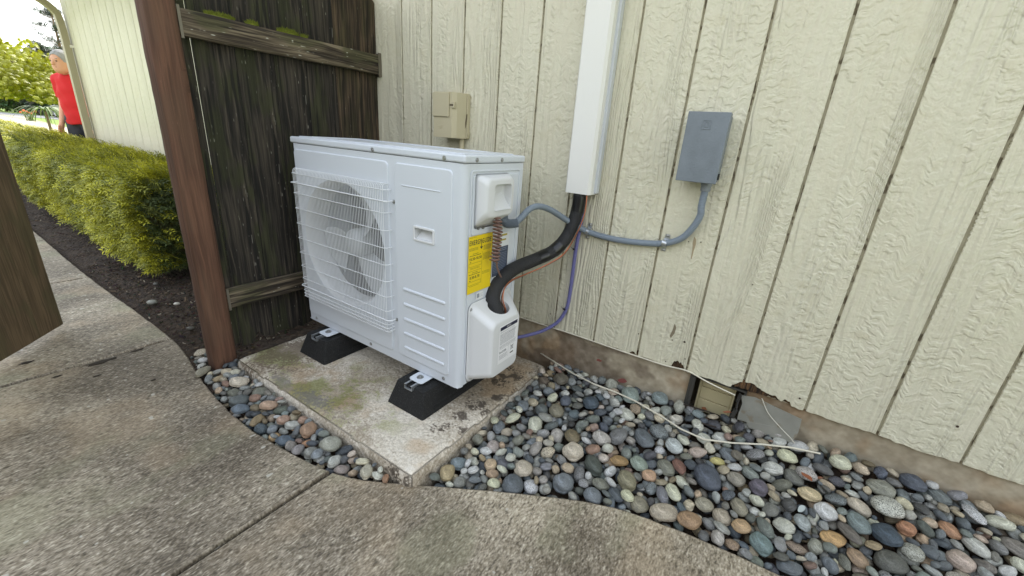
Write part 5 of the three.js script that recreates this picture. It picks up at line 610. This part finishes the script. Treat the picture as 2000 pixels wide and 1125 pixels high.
{ // weeping cut-leaf maple beyond the hedge
  const C = on(-42, 150, 'x', -11.2), base = V(C.x, -0.03, C.z), t = thing('weeping_maple', 'weeping lace-leaf maple with bright yellow-green sunlit leaves', 'tree', [base.x, base.y, base.z]);
  const L = (pts, r0, r1) => { const out = [], c = new THREE.CatmullRomCurve3(pts), n = 12; for (let i = 0; i < n; i++) out.push(cyl(c.getPoint(i / n), c.getPoint((i + 1) / n), lerp(r0, r1, i / n), lerp(r0, r1, (i + 1) / n), 8)); return join(out); };
  const o = base; part(t, 'trunk', L([o.clone(), o.clone().add(V(0.08, 0.5, 0.04)), o.clone().add(V(-0.05, 1.0, 0)), o.clone().add(V(0.04, 1.7, 0.02))], 0.10, 0.05), bark);
  for (let k = 0; k < 9; k++) { const a = k * 0.7 + 0.2, R = rr(0.9, 1.35); part(t, 'limb', L([o.clone().add(V(0, 1.1 + 0.06 * k, 0)), o.clone().add(V(R * 0.4 * Math.cos(a), 1.85 + rr(-0.1, 0.2), R * 0.4 * Math.sin(a))), o.clone().add(V(R * 0.85 * Math.cos(a), 1.8, R * 0.85 * Math.sin(a))), o.clone().add(V(R * Math.cos(a), 1.4, R * Math.sin(a)))], 0.035, 0.008), bark); }
  const tips = []; for (let i = 0; i < 210; i++) { const a = rr(0, 6.283), r = Math.sqrt(rnd()) * 1.42, y = Math.max(1.3 + rr(0, 0.1), 2.34 - 0.46 * r * r + rr(-0.5, 0.12)); tips.push([V(r * Math.cos(a), y, r * Math.sin(a)), rr(0.8, 1.25)]); }
  scatter(t, 'foliage', leafGeo(7, 0.075), leafMat({ transmission: 0.45 }), 9000, () => { const [q, k] = tips[Math.floor(rnd() * tips.length)], d = V(rr(-1, 1), rr(-1, 1), rr(-1, 1)); d.multiplyScalar(0.18 / Math.max(1, d.length())); const p = q.clone().add(d); p.y = Math.max(1.12, p.y - rr(0, 0.15) * rnd()); const g = rr(0.7, 1.15) * k; return { p, n: V(q.x + rr(-0.8, 0.8), -0.5 + rr(-0.6, 0.5), q.z + rr(-0.8, 0.8)), s: rr(0.7, 1.3), roll: rr(-0.5, 0.5), color: [0.40 * g, 0.41 * g, 0.010 * g] }; });
}
function conifer(x, z, h, r, label, dark) { const t = thing('conifer_tree', label, 'tree', [x, -0.14, z], 'conifers beyond the street'); const tr = shadow(new THREE.Mesh(new THREE.CylinderGeometry(0.03, 0.22, h, 8).translate(0, h / 2, 0), bark)); tr.name = 'trunk'; t.add(tr);
  const g = shootGeo(8, 1.1, 0.42, 0.35, 1); scatter(t, 'crown', g, leafMat({ transmission: 0.1 }), 1700, () => { const u = Math.pow(rnd(), 0.75), y = h * (0.06 + 0.94 * (1 - u)), R = r * Math.pow(u, 0.85) * rr(0.45, 1), a = rr(0, 6.283) + 0.0; const b = Math.sin(a * 5 + y * 3) * 0.12 * R; return { p: V((R + b) * Math.cos(a) * 0.8, y, (R + b) * Math.sin(a) * 0.8), n: V(Math.cos(a), rr(-0.2, 0.35), Math.sin(a)), s: rr(0.5, 1.05) * (0.45 + 0.55 * u), roll: rr(-0.4, 0.4), color: [0.035 * dark, 0.055 * dark, 0.022 * dark].map((q) => q * rr(0.6, 1.5)) }; }); return t; }
{ const at = (u, v, x) => on(u, v, 'x', x); for (const [u, v, x, r, l, d] of [[66, 78, -62, 1.9, 'narrow dark conifer rising behind the maple', 1], [84, 88, -64, 2.2, 'broad dark conifer standing behind the person', 1.2], [104, 92, -66, 2.4, 'dark conifer behind the grey-haired head', 0.9], [122, 96, -60, 2.2, 'dense conifer next to the downspout corner', 1.1]]) { const p = at(u, v, x); conifer(x, p.z, p.y + 0.14, r, l, d); } }
{ // airy pine with open branches
  const p = on(100, 26, 'x', -70), t = thing('open_pine_tree', 'tall airy pine with sparse open branches against the sky', 'tree', [-70, -0.14, p.z]), h = p.y + 0.6, put = (n, g, m) => { const o = shadow(new THREE.Mesh(g, m)); o.name = n; t.add(o); };
  put('trunk', new THREE.CylinderGeometry(0.05, 0.28, h, 8).translate(0, h / 2, 0), bark); const br = [], tips = []; for (let i = 0; i < 46; i++) { const y = h * rr(0.45, 1), a = rr(0, 6.283), l = rr(1.0, 3.4) * (1.35 - y / h), e = V(l * Math.cos(a), y + l * rr(0.1, 0.5), l * Math.sin(a)); br.push(cyl(V(0, y, 0), e, 0.045, 0.012, 5)); for (let k = 0; k < 16; k++) tips.push(V(0, y, 0).lerp(e, rr(0.35, 1)).add(V(rr(-0.25, 0.25), rr(-0.1, 0.25), rr(-0.25, 0.25)))); }
  part_local(t, 'branches', join(br), bark); scatter(t, 'foliage', shootGeo(6, 0.5, 0.2, 0.1, 1), leafMat({ transmission: 0.15 }), tips.length, (i) => ({ p: tips[i], n: V(rr(-1, 1), rr(0.1, 1), rr(-1, 1)), s: rr(0.5, 1), color: [0.05, 0.07, 0.045].map((q) => q * rr(0.7, 1.5)) }));
}
function part_local(t, n, g, m, l) { const o = shadow(new THREE.Mesh(g, m)); o.name = n; if (l) o.userData.label = l; t.add(o); return o; }
{ // strap-leaved plant near the corner, flowers by the street, far shrubs
  const p = on(88, 214, 'x', -15), t = thing('strap_leaf_plant', 'arching strap-leaved plant with pale striped blades', 'plant', [p.x, -0.14, p.z]); const m = leafMat({ transmission: 0.3 });
  for (let k = 0; k < 46; k++) { const a = rr(0, 6.283), l = rr(0.7, 1.2), w = 0.026, N = 8, pos = [], side = V(-Math.sin(a), 0, Math.cos(a)).multiplyScalar(w); const at = (s) => V(Math.cos(a) * l * 0.75 * s, 1.0 + l * (0.62 * s - 0.95 * s * s), Math.sin(a) * l * 0.75 * s); for (let i = 0; i < N; i++) { const A = at(i / N), B = at((i + 1) / N), wa = side.clone().multiplyScalar(1 - i / N * 0.9), wb = side.clone().multiplyScalar(1 - (i + 1) / N * 0.9); for (const v of [A.clone().add(wa), A.clone().sub(wa), B.clone().add(wb), A.clone().sub(wa), B.clone().sub(wb), B.clone().add(wb)]) pos.push(v.x, v.y, v.z); } const g = new THREE.BufferGeometry(); g.setAttribute('position', new THREE.Float32BufferAttribute(pos, 3)); g.computeVertexNormals(); part_local(t, 'blade', g, mats_[k % 3] ??= leafMat({ color: new THREE.Color().setRGB(...[[0.22, 0.27, 0.09], [0.34, 0.36, 0.2], [0.12, 0.18, 0.05]][k % 3]), transmission: 0.3 })); }
  part_local(t, 'stem', new THREE.CylinderGeometry(0.025, 0.04, 1.02, 10).translate(0, 0.51, 0), bark);
}
{ const p = on(54, 216, 'x', -40), t = thing('flower_clump', 'small clump of orange flowers at the lawn edge', 'plant', [p.x, -0.14, p.z]); part_local(t, 'stems', join(Array.from({ length: 20 }, () => cyl(V(rr(-0.2, 0.2), 0, rr(-0.2, 0.2)), V(rr(-0.35, 0.35), rr(0.4, 0.7), rr(-0.35, 0.35)), 0.02, 0.012, 4))), mat({ color: col(96, 112, 50) })).userData.kind = 'stuff'; for (let k = 0; k < 9; k++) part_local(t, 'flower', new THREE.IcosahedronGeometry(rr(0.04, 0.07), 1).translate(rr(-0.38, 0.38), rr(0.45, 0.75), rr(-0.38, 0.38)), mats_.f ??= mat({ color: col(206, 108, 62) })); }
for (const [u, r, lb] of [[10, 1.5, 'rounded green shrub across the street behind the maple trunk'], [34, 1.3, 'pale rounded shrub across the street left of the flowers'], [52, 1.7, 'rounded shrub across the street behind the flowers'], [76, 1.6, 'dark rounded shrub behind the parked car front'], [100, 1.9, 'wide shrub behind the parked car roof'], [122, 1.9, 'shrub behind the red shirt across the street']].map((q, i) => q)) { const p = on(u, 206, 'x', -70), t = thing('far_shrub', lb.replace(' left of', ' near'), 'shrub', [p.x, -0.14, p.z], 'shrubs across the street'); part_local(t, 'stem', new THREE.CylinderGeometry(0.06, 0.1, r, 6).translate(0, r / 2, 0), bark); scatter(t, 'foliage', leafGeo(5, 0.34), leafMat({ transmission: 0.2 }), 420, () => { const d = V(rr(-1, 1), rr(-0.7, 1), rr(-1, 1)).normalize().multiplyScalar(r * rr(0.6, 1)); return { p: V(d.x, Math.max(0.1, d.y * 0.8 + r * 0.75), d.z), n: d.clone().add(V(rr(-0.5, 0.5), rr(-0.5, 0.5), rr(-0.5, 0.5))), s: rr(0.7, 1.4), color: [0.07, 0.11, 0.025].map((q) => q * rr(0.6, 1.5)) }; }); }
// ---------------------------------------------------------------- beyond the hedge: lawn strip, drive, street, car
const G = (u, v, y = -0.13) => on(u, v, 'y', y);
{
  const sheet = (name, px, y, m, label) => solo(name, boxUV(flat(poly(px.map(([u, v]) => { const p = G(u, v, y); return [p.x, -p.z]; })), y - 0.008, y)), m, label, name.replace('_', ' '), null, 'structure');
  sheet('street', [[-60, 212.5], [-60, 219], [10, 224], [131, 235], [260, 247], [260, 241], [131, 230], [10, 219.6]], -0.118, mat({ color: col(118, 118, 120), roughness: 0.95 }), 'grey asphalt street crossing beyond the lawn');
  sheet('driveway', [[12, 224.5], [-60, 219.5], [-60, 232], [14, 239], [66, 253.5], [130, 266], [200, 280], [210, 266], [130, 248], [64, 233], [50, 228.2]], -0.108, mat({ map: concMap, roughness: 0.9 }), 'pale sunlit concrete driveway behind the hedge');
  const kerb = [[14, 240], [40, 247.5], [66, 254.5], [130, 268]].map(([u, v]) => G(u, v, -0.1)); solo('kerb', tube(kerb.map((p) => p.clone().setY(-0.09)), 0.09, 30, 8), mat({ color: col(150, 146, 138), roughness: 0.9 }), 'low concrete kerb edging the pale driveway', 'kerb', null, 'structure');
  solo('side_lawn', boxUV(box(-13, -5.51, -0.3, -0.012, -7, -0.02)), lawnMat, 'patch of lawn round the house corner', 'lawn', null, 'structure');
}
{ // parked dark car, seen from the side beyond the lawn
  const A = G(109, 229, -0.118), B = G(150, 233, -0.118), dir = B.clone().sub(A).setY(0).normalize(), ang = Math.atan2(-dir.z, dir.x);
  const car = thing('parked_car', 'black hatchback parked at the far side of the street', 'car', [A.x, -0.118, A.z]); car.rotation.y = ang;
  const put = (par, n, g, m, l) => { const o = shadow(new THREE.Mesh(g, m)); o.name = n; if (l) o.userData.label = l; par.add(o); return o; };
  const paint = phys({ color: col(22, 26, 34), roughness: 0.25, clearcoat: 1, clearcoatRoughness: 0.1 }), glass = phys({ color: col(30, 38, 44), roughness: 0.05, metalness: 0.3 }), blk = mat({ color: col(16, 16, 17), roughness: 0.8 });
  const s = new THREE.Shape(); s.moveTo(-0.85, 0.25); s.lineTo(-0.36, 0.22); s.absarc(0, 0.33, 0.37, 3.5, -0.3, true); s.lineTo(2.2, 0.22); s.absarc(2.6, 0.33, 0.37, 3.5, -0.3, true); s.lineTo(3.3, 0.28); s.lineTo(3.42, 0.6); s.lineTo(3.36, 0.98); s.lineTo(3.0, 1.42); s.lineTo(2.3, 1.52); s.lineTo(1.3, 1.50); s.lineTo(0.45, 1.05); s.lineTo(-0.55, 0.88); s.lineTo(-0.86, 0.62); s.closePath();
  const body = put(car, 'body', new THREE.ExtrudeGeometry(s, { depth: 1.6, bevelEnabled: true, bevelSize: 0.06, bevelThickness: 0.08, bevelSegments: 3 }).translate(0, 0, -1.7), paint);
  put(car, 'side_window', ext(poly([[0.62, 1.06], [1.34, 1.42], [1.95, 1.44], [1.95, 1.04]]), 0.01).translate(0, 0, -0.018), glass); put(car, 'side_window', ext(poly([[2.02, 1.04], [2.02, 1.44], [2.9, 1.36], [3.12, 1.04]]), 0.01).translate(0, 0, -0.018), glass);
  for (const [x0, x1] of [[0.5, 1.98], [2.0, 2.9]]) { const d = put(car, 'door', ext(rrect(x0, x1, 0.34, 1.0, 0.05), 0.012, 0.004).translate(0, 0, -0.02), paint); put(d, 'handle', box(x1 - 0.28, x1 - 0.1, 0.88, 0.91, -0.008, 0.02, 0.008), paint); }
  put(car, 'headlight', new THREE.SphereGeometry(0.12, 12, 8).scale(1.4, 0.6, 0.6).translate(-0.72, 0.72, -0.1), phys({ color: col(210, 214, 216), roughness: 0.1 })); put(car, 'wing_mirror', new THREE.SphereGeometry(0.09, 10, 8).scale(0.7, 0.7, 1).translate(0.72, 1.08, 0.07), paint);
  for (const x of [0, 2.6]) for (const z of [-0.08, -1.62]) { const w = put(car, 'wheel', new THREE.TorusGeometry(0.26, 0.075, 10, 28).translate(x, 0.33, z), blk); const rim = [new THREE.TorusGeometry(0.205, 0.018, 8, 28).translate(x, 0.33, z + 0.05), new THREE.CylinderGeometry(0.05, 0.05, 0.03, 12).rotateX(Math.PI / 2).translate(x, 0.33, z + 0.05)]; for (let k = 0; k < 6; k++) { const a = k * Math.PI / 3 + 0.3; rim.push(new THREE.BoxGeometry(0.18, 0.065, 0.02).translate(0.11, 0, 0).rotateZ(a).translate(x, 0.33, z + 0.05)); } put(w, 'rim', join(rim), mat({ color: col(196, 198, 200), metalness: 0.5, roughness: 0.35 })); }
}
// ---------------------------------------------------------------- person by the house corner
function nets(f, lo, hi, cell) {   // naive surface nets of a distance field, outward faces
  const nx = Math.ceil((hi.x - lo.x) / cell) + 1, ny = Math.ceil((hi.y - lo.y) / cell) + 1, nz = Math.ceil((hi.z - lo.z) / cell) + 1, F = new Float32Array(nx * ny * nz), id = (i, j, k) => i + nx * (j + ny * k); for (let k = 0; k < nz; k++) for (let j = 0; j < ny; j++) for (let i = 0; i < nx; i++) F[id(i, j, k)] = f(lo.x + i * cell, lo.y + j * cell, lo.z + k * cell);
  const vid = new Int32Array(nx * ny * nz).fill(-1), pos = [], idx = []; for (let k = 0; k < nz - 1; k++) for (let j = 0; j < ny - 1; j++) for (let i = 0; i < nx - 1; i++) { let n = 0, sx = 0, sy = 0, sz = 0, any = 0; const v = []; for (let c = 0; c < 8; c++) { const q = F[id(i + (c & 1), j + ((c >> 1) & 1), k + (c >> 2))]; v.push(q); any |= q < 0 ? 1 : 2; } if (any !== 3) continue; for (let a = 0; a < 8; a++) for (const b of [1, 2, 4]) { if (a & b) continue; const e = a | b; if ((v[a] < 0) === (v[e] < 0)) continue; const t = v[a] / (v[a] - v[e]); sx += (a & 1) + (b === 1 ? t : 0); sy += ((a >> 1) & 1) + (b === 2 ? t : 0); sz += (a >> 2) + (b === 4 ? t : 0); n++; } vid[id(i, j, k)] = pos.length / 3; pos.push(lo.x + (i + sx / n) * cell, lo.y + (j + sy / n) * cell, lo.z + (k + sz / n) * cell); }
  const quad = (a, b, c, d, flip) => flip ? idx.push(a, c, b, a, d, c) : idx.push(a, b, c, a, c, d); for (let k = 1; k < nz - 1; k++) for (let j = 1; j < ny - 1; j++) for (let i = 1; i < nx - 1; i++) { const s = F[id(i, j, k)] < 0; if (s !== F[id(i + 1, j, k)] < 0) quad(vid[id(i, j - 1, k - 1)], vid[id(i, j, k - 1)], vid[id(i, j, k)], vid[id(i, j - 1, k)], !s); if (s !== F[id(i, j + 1, k)] < 0) quad(vid[id(i - 1, j, k - 1)], vid[id(i - 1, j, k)], vid[id(i, j, k)], vid[id(i, j, k - 1)], !s); if (s !== F[id(i, j, k + 1)] < 0) quad(vid[id(i - 1, j - 1, k)], vid[id(i, j - 1, k)], vid[id(i, j, k)], vid[id(i - 1, j, k)], !s); }
  const g = new THREE.BufferGeometry(); g.setAttribute('position', new THREE.Float32BufferAttribute(pos, 3)); g.setIndex(idx); g.computeVertexNormals(); return g;
}
{
  const cap = (p, a, b, ra, rb) => { const ab = b.clone().sub(a), h = clamp(((p.x - a.x) * ab.x + (p.y - a.y) * ab.y + (p.z - a.z) * ab.z) / ab.lengthSq(), 0, 1); return Math.hypot(p.x - a.x - ab.x * h, p.y - a.y - ab.y * h, p.z - a.z - ab.z * h) - lerp(ra, rb, h); };
  const ell = (p, c, r) => { const q = Math.hypot((p.x - c.x) / r.x, (p.y - c.y) / r.y, (p.z - c.z) / r.z); return (q - 1) * Math.min(r.x, r.y, r.z); };
  const smin = (a, b, k) => { const h = clamp(0.5 + 0.5 * (b - a) / k, 0, 1); return lerp(b, a, h) - k * h * (1 - h); };
  // local frame: y up, faces +z, his right arm on -x
  const hc = V(0, 1.575, 0.085), J = { neck: V(0, 1.44, 0), chest: V(0, 1.28, -0.01), waist: V(0, 1.02, 0), hip: V(0, 0.92, 0) };
  const arm = (s) => ({ sh: V(s * 0.185, 1.375, -0.01), el: V(s * 0.235, 1.09, -0.045), wr: V(s * 0.225, 0.855, 0.055) }), leg = (s) => ({ h: V(s * 0.095, 0.9, 0), k: V(s * 0.105, 0.48, 0.015), a: V(s * 0.11, 0.08, -0.02), t: V(s * 0.12, 0.045, 0.14) });
  const P = V(0, 0, 0);
  const body = (x, y, z) => { P.set(x, y, z); let d = cap(P, J.neck.clone().add(V(0, -0.04, 0)), V(0, 1.53, 0.05), 0.06, 0.056); d = smin(d, ell(P, V(0, 1.23, 0), V(0.165, 0.24, 0.105)), 0.05); d = smin(d, ell(P, V(0, 0.98, 0), V(0.155, 0.16, 0.11)), 0.06); for (const s of [-1, 1]) { const a = arm(s), l = leg(s); d = smin(d, cap(P, a.sh, a.el, 0.05, 0.039), 0.04); d = smin(d, cap(P, a.el, a.wr, 0.040, 0.027), 0.02); d = smin(d, cap(P, l.h, l.k, 0.085, 0.058), 0.04); d = smin(d, cap(P, l.k, l.a, 0.056, 0.038), 0.03); d = smin(d, cap(P, l.a, l.t, 0.038, 0.034), 0.02); } return d; };
  const head = (x, y, z) => { P.set(x, y, z); let d = ell(P, hc, V(0.084, 0.118, 0.104)); d = smin(d, ell(P, hc.clone().add(V(0, -0.078, 0.036)), V(0.06, 0.06, 0.066)), 0.03); d = smin(d, cap(P, hc.clone().add(V(0, 0.008, 0.098)), hc.clone().add(V(0, -0.034, 0.120)), 0.009, 0.014), 0.012); d = smin(d, cap(P, hc.clone().add(V(-0.04, 0.022, 0.088)), hc.clone().add(V(0.04, 0.022, 0.088)), 0.012, 0.012), 0.014); for (const s of [-1, 1]) { d = smin(d, ell(P, hc.clone().add(V(s * 0.086, -0.005, -0.01)), V(0.012, 0.032, 0.02)), 0.008); d = Math.max(d, -ell(P, hc.clone().add(V(s * 0.033, 0.0, 0.106)), V(0.014, 0.009, 0.012))); } return Math.max(d, -cap(P, hc.clone().add(V(-0.02, -0.066, 0.098)), hc.clone().add(V(0.02, -0.066, 0.098)), 0.004, 0.004)); };
  const hand = (s) => { const w = arm(s).wr, o = w.clone().add(V(0, -0.05, 0.022)); return (x, y, z) => { P.set(x, y, z); let d = cap(P, w, w.clone().add(V(0, -0.025, 0.01)), 0.026, 0.026); d = smin(d, ell(P, o.clone().add(V(0, -0.012, 0.006)), V(0.016, 0.045, 0.040)), 0.02); [[0.032, 0.062], [0.011, 0.07], [-0.010, 0.066], [-0.030, 0.05]].forEach(([dz, l]) => { const a = o.clone().add(V(0, -0.045, 0.008 + dz)), b = a.clone().add(V(-s * 0.008, -l * 0.55, 0.010)), c = b.clone().add(V(-s * 0.018, -l * 0.45, 0.002)); d = Math.min(d, cap(P, a, b, 0.0088, 0.0082), cap(P, b, c, 0.0082, 0.007)); }); const t = o.clone().add(V(-s * 0.006, 0.012, 0.036)), t2 = t.clone().add(V(-s * 0.01, -0.03, 0.022)), t3 = t2.clone().add(V(-s * 0.006, -0.028, 0.004)); return smin(d, Math.min(cap(P, t, t2, 0.0105, 0.0095), cap(P, t2, t3, 0.0095, 0.008)), 0.006); }; };
  const shirt = (x, y, z) => { P.set(x, y, z); let d = ell(P, V(0, 1.235, 0), V(0.19, 0.27, 0.135)); d = smin(d, ell(P, V(0, 0.94, 0.005), V(0.172, 0.34, 0.13)), 0.08); for (const s of [-1, 1]) { const a = arm(s); d = smin(d, cap(P, V(s * 0.10, 1.40, -0.005), a.sh, 0.055, 0.062), 0.05); d = smin(d, cap(P, a.sh, a.sh.clone().lerp(a.el, 0.72), 0.064, 0.060), 0.03); } d += 0.005 * Math.sin(y * 40 + x * 22) * Math.sin(x * 30 + z * 26); d = Math.max(d, 0.855 + 0.006 * Math.sin(x * 30) - y); for (const s of [-1, 1]) { const a = arm(s), n = a.el.clone().sub(a.sh).normalize(), e = a.sh.clone().lerp(a.el, 0.72); if (Math.abs(x) > 0.165) d = Math.max(d, s * x > 0 ? (x - e.x) * n.x + (y - e.y) * n.y + (z - e.z) * n.z : -9); } return Math.max(d, -ell(P, V(0, 1.475, 0.02), V(0.075, 0.055, 0.085))); };
  const trousers = (x, y, z) => { P.set(x, y, z); let d = ell(P, V(0, 0.93, 0), V(0.166, 0.12, 0.122)); for (const s of [-1, 1]) { const l = leg(s); d = smin(d, cap(P, l.h, l.k, 0.10, 0.078), 0.04); d = smin(d, cap(P, l.k, l.a, 0.076, 0.066), 0.02); } d += 0.004 * Math.sin(y * 50 + z * 20) * Math.sin(x * 40); return Math.max(d, 0.07 - y, y - 1.0); };
  const hair = (x, y, z) => { P.set(x, y, z); let d = ell(P, hc.clone().add(V(0, 0.018, -0.012)), V(0.095, 0.122, 0.114)) + 0.005 * (n3(x * 90 + 9, y * 40, z * 90, 3) - 0.5) * 2; d = Math.max(d, -(ell(P, hc.clone().add(V(0, -0.04, 0.10)), V(0.09, 0.115, 0.115))), hc.y - 0.055 - y + (z > 0.02 ? 0.05 : 0)); return d; };
  const lo = (a, b) => [V(-a[0], a[1], -a[2]), V(a[0], b, a[2])];
  const skin = phys({ color: col(206, 156, 128), roughness: 0.55, sheen: 0.2 });
  const base = on(127, 101, 'y', 1.69), t = thing('person', 'grey-haired person in a red t-shirt and dark trousers looking down by the downspout', 'person', [base.x, -0.012, base.z]); t.rotation.y = 0.62;
  const bodyG = join([nets(body, V(-0.34, -0.02, -0.18), V(0.34, 1.56, 0.24), 0.012), nets(head, V(-0.12, 1.40, -0.06), V(0.12, 1.73, 0.23), 0.004), nets(hand(-1), arm(-1).wr.clone().add(V(-0.06, -0.2, -0.07)), arm(-1).wr.clone().add(V(0.06, 0.04, 0.12)), 0.003), nets(hand(1), arm(1).wr.clone().add(V(-0.06, -0.2, -0.07)), arm(1).wr.clone().add(V(0.06, 0.04, 0.12)), 0.003)]);
  part_local(t, 'body', bodyG, skin); part_local(t, 'shirt', nets(shirt, V(-0.36, 0.82, -0.2), V(0.36, 1.52, 0.22), 0.01), mat({ color: col(196, 28, 34), roughness: 0.85 }), 'red short-sleeved t-shirt'); part_local(t, 'trousers', nets(trousers, V(-0.26, 0.04, -0.2), V(0.26, 1.03, 0.2), 0.012), mat({ color: col(54, 56, 64), roughness: 0.9 }), 'dark grey trousers'); part_local(t, 'hair', nets(hair, V(-0.13, 1.46, -0.14), V(0.13, 1.74, 0.24), 0.005), mat({ color: col(150, 150, 152), roughness: 0.9, bumpMap: woodBump, bumpScale: 0.01 }), 'short grey hair');
  for (const s of [-1, 1]) { part_local(t, 'eye', new THREE.SphereGeometry(0.0095, 12, 8).translate(hc.x + s * 0.031, hc.y, hc.z + 0.091), mat({ color: col(48, 36, 30), roughness: 0.3 })); part_local(t, 'eyebrow', new THREE.CapsuleGeometry(0.004, 0.026, 3, 6).rotateZ(Math.PI / 2).translate(hc.x + s * 0.033, hc.y + 0.028, hc.z + 0.098), mat({ color: col(120, 112, 106) })); part_local(t, 'shoe', (() => { const l = leg(s); return new THREE.SphereGeometry(1, 16, 10).scale(0.05, 0.045, 0.14).translate(l.t.x, 0.045, 0.06); })(), mat({ color: col(40, 38, 38), roughness: 0.7 })); }
  part_local(t, 'mouth', new THREE.CapsuleGeometry(0.003, 0.036, 3, 6).rotateZ(Math.PI / 2).translate(hc.x, hc.y - 0.066, hc.z + 0.092), mat({ color: col(150, 88, 80) }));
}
// ---------------------------------------------------------------- debris in the path joints
{
  const m = mat({ color: col(58, 52, 44), roughness: 1 });
  for (const [u, v, s, lb] of [[200, 706, 0.05, 'dark clump of dirt lying in the slab joint'], [268, 684, 0.022, 'small dirt clump where the slab joint reaches the edge'], [52, 708, 0.026, 'dirt flake on the slab close to the gate'], [112, 735, 0.016, 'small dark fleck beside the slab joint'], [190, 734, 0.012, 'tiny dark fleck on the middle slab'], [300, 742, 0.01, 'tiny dark crumb near the pebble strip']]) {
    const p = on(u, v, 'y', 0.003), g = new THREE.SphereGeometry(1, 22, 12), q = g.attributes.position; for (let i = 0; i < q.count; i++) { const k = 1 + 1.1 * (n3(q.getX(i) * 2.2 + u, q.getY(i) * 2, q.getZ(i) * 2.2, 3) - 0.5); q.setXYZ(i, q.getX(i) * k, q.getY(i) * k, q.getZ(i) * k); } g.computeVertexNormals();
    const o = shadow(new THREE.Mesh(g, m)); o.name = numbered('dirt_clump'); o.position.copy(p); o.scale.set(s * 0.35, 0.003, s); scene.add(o); info(o, lb, 'dirt');
  }
}
for (const o of scene.children) o.traverse((m) => { if (m.isMesh) m.castShadow = m.receiveShadow = true; });
renderer.render(scene, camera);
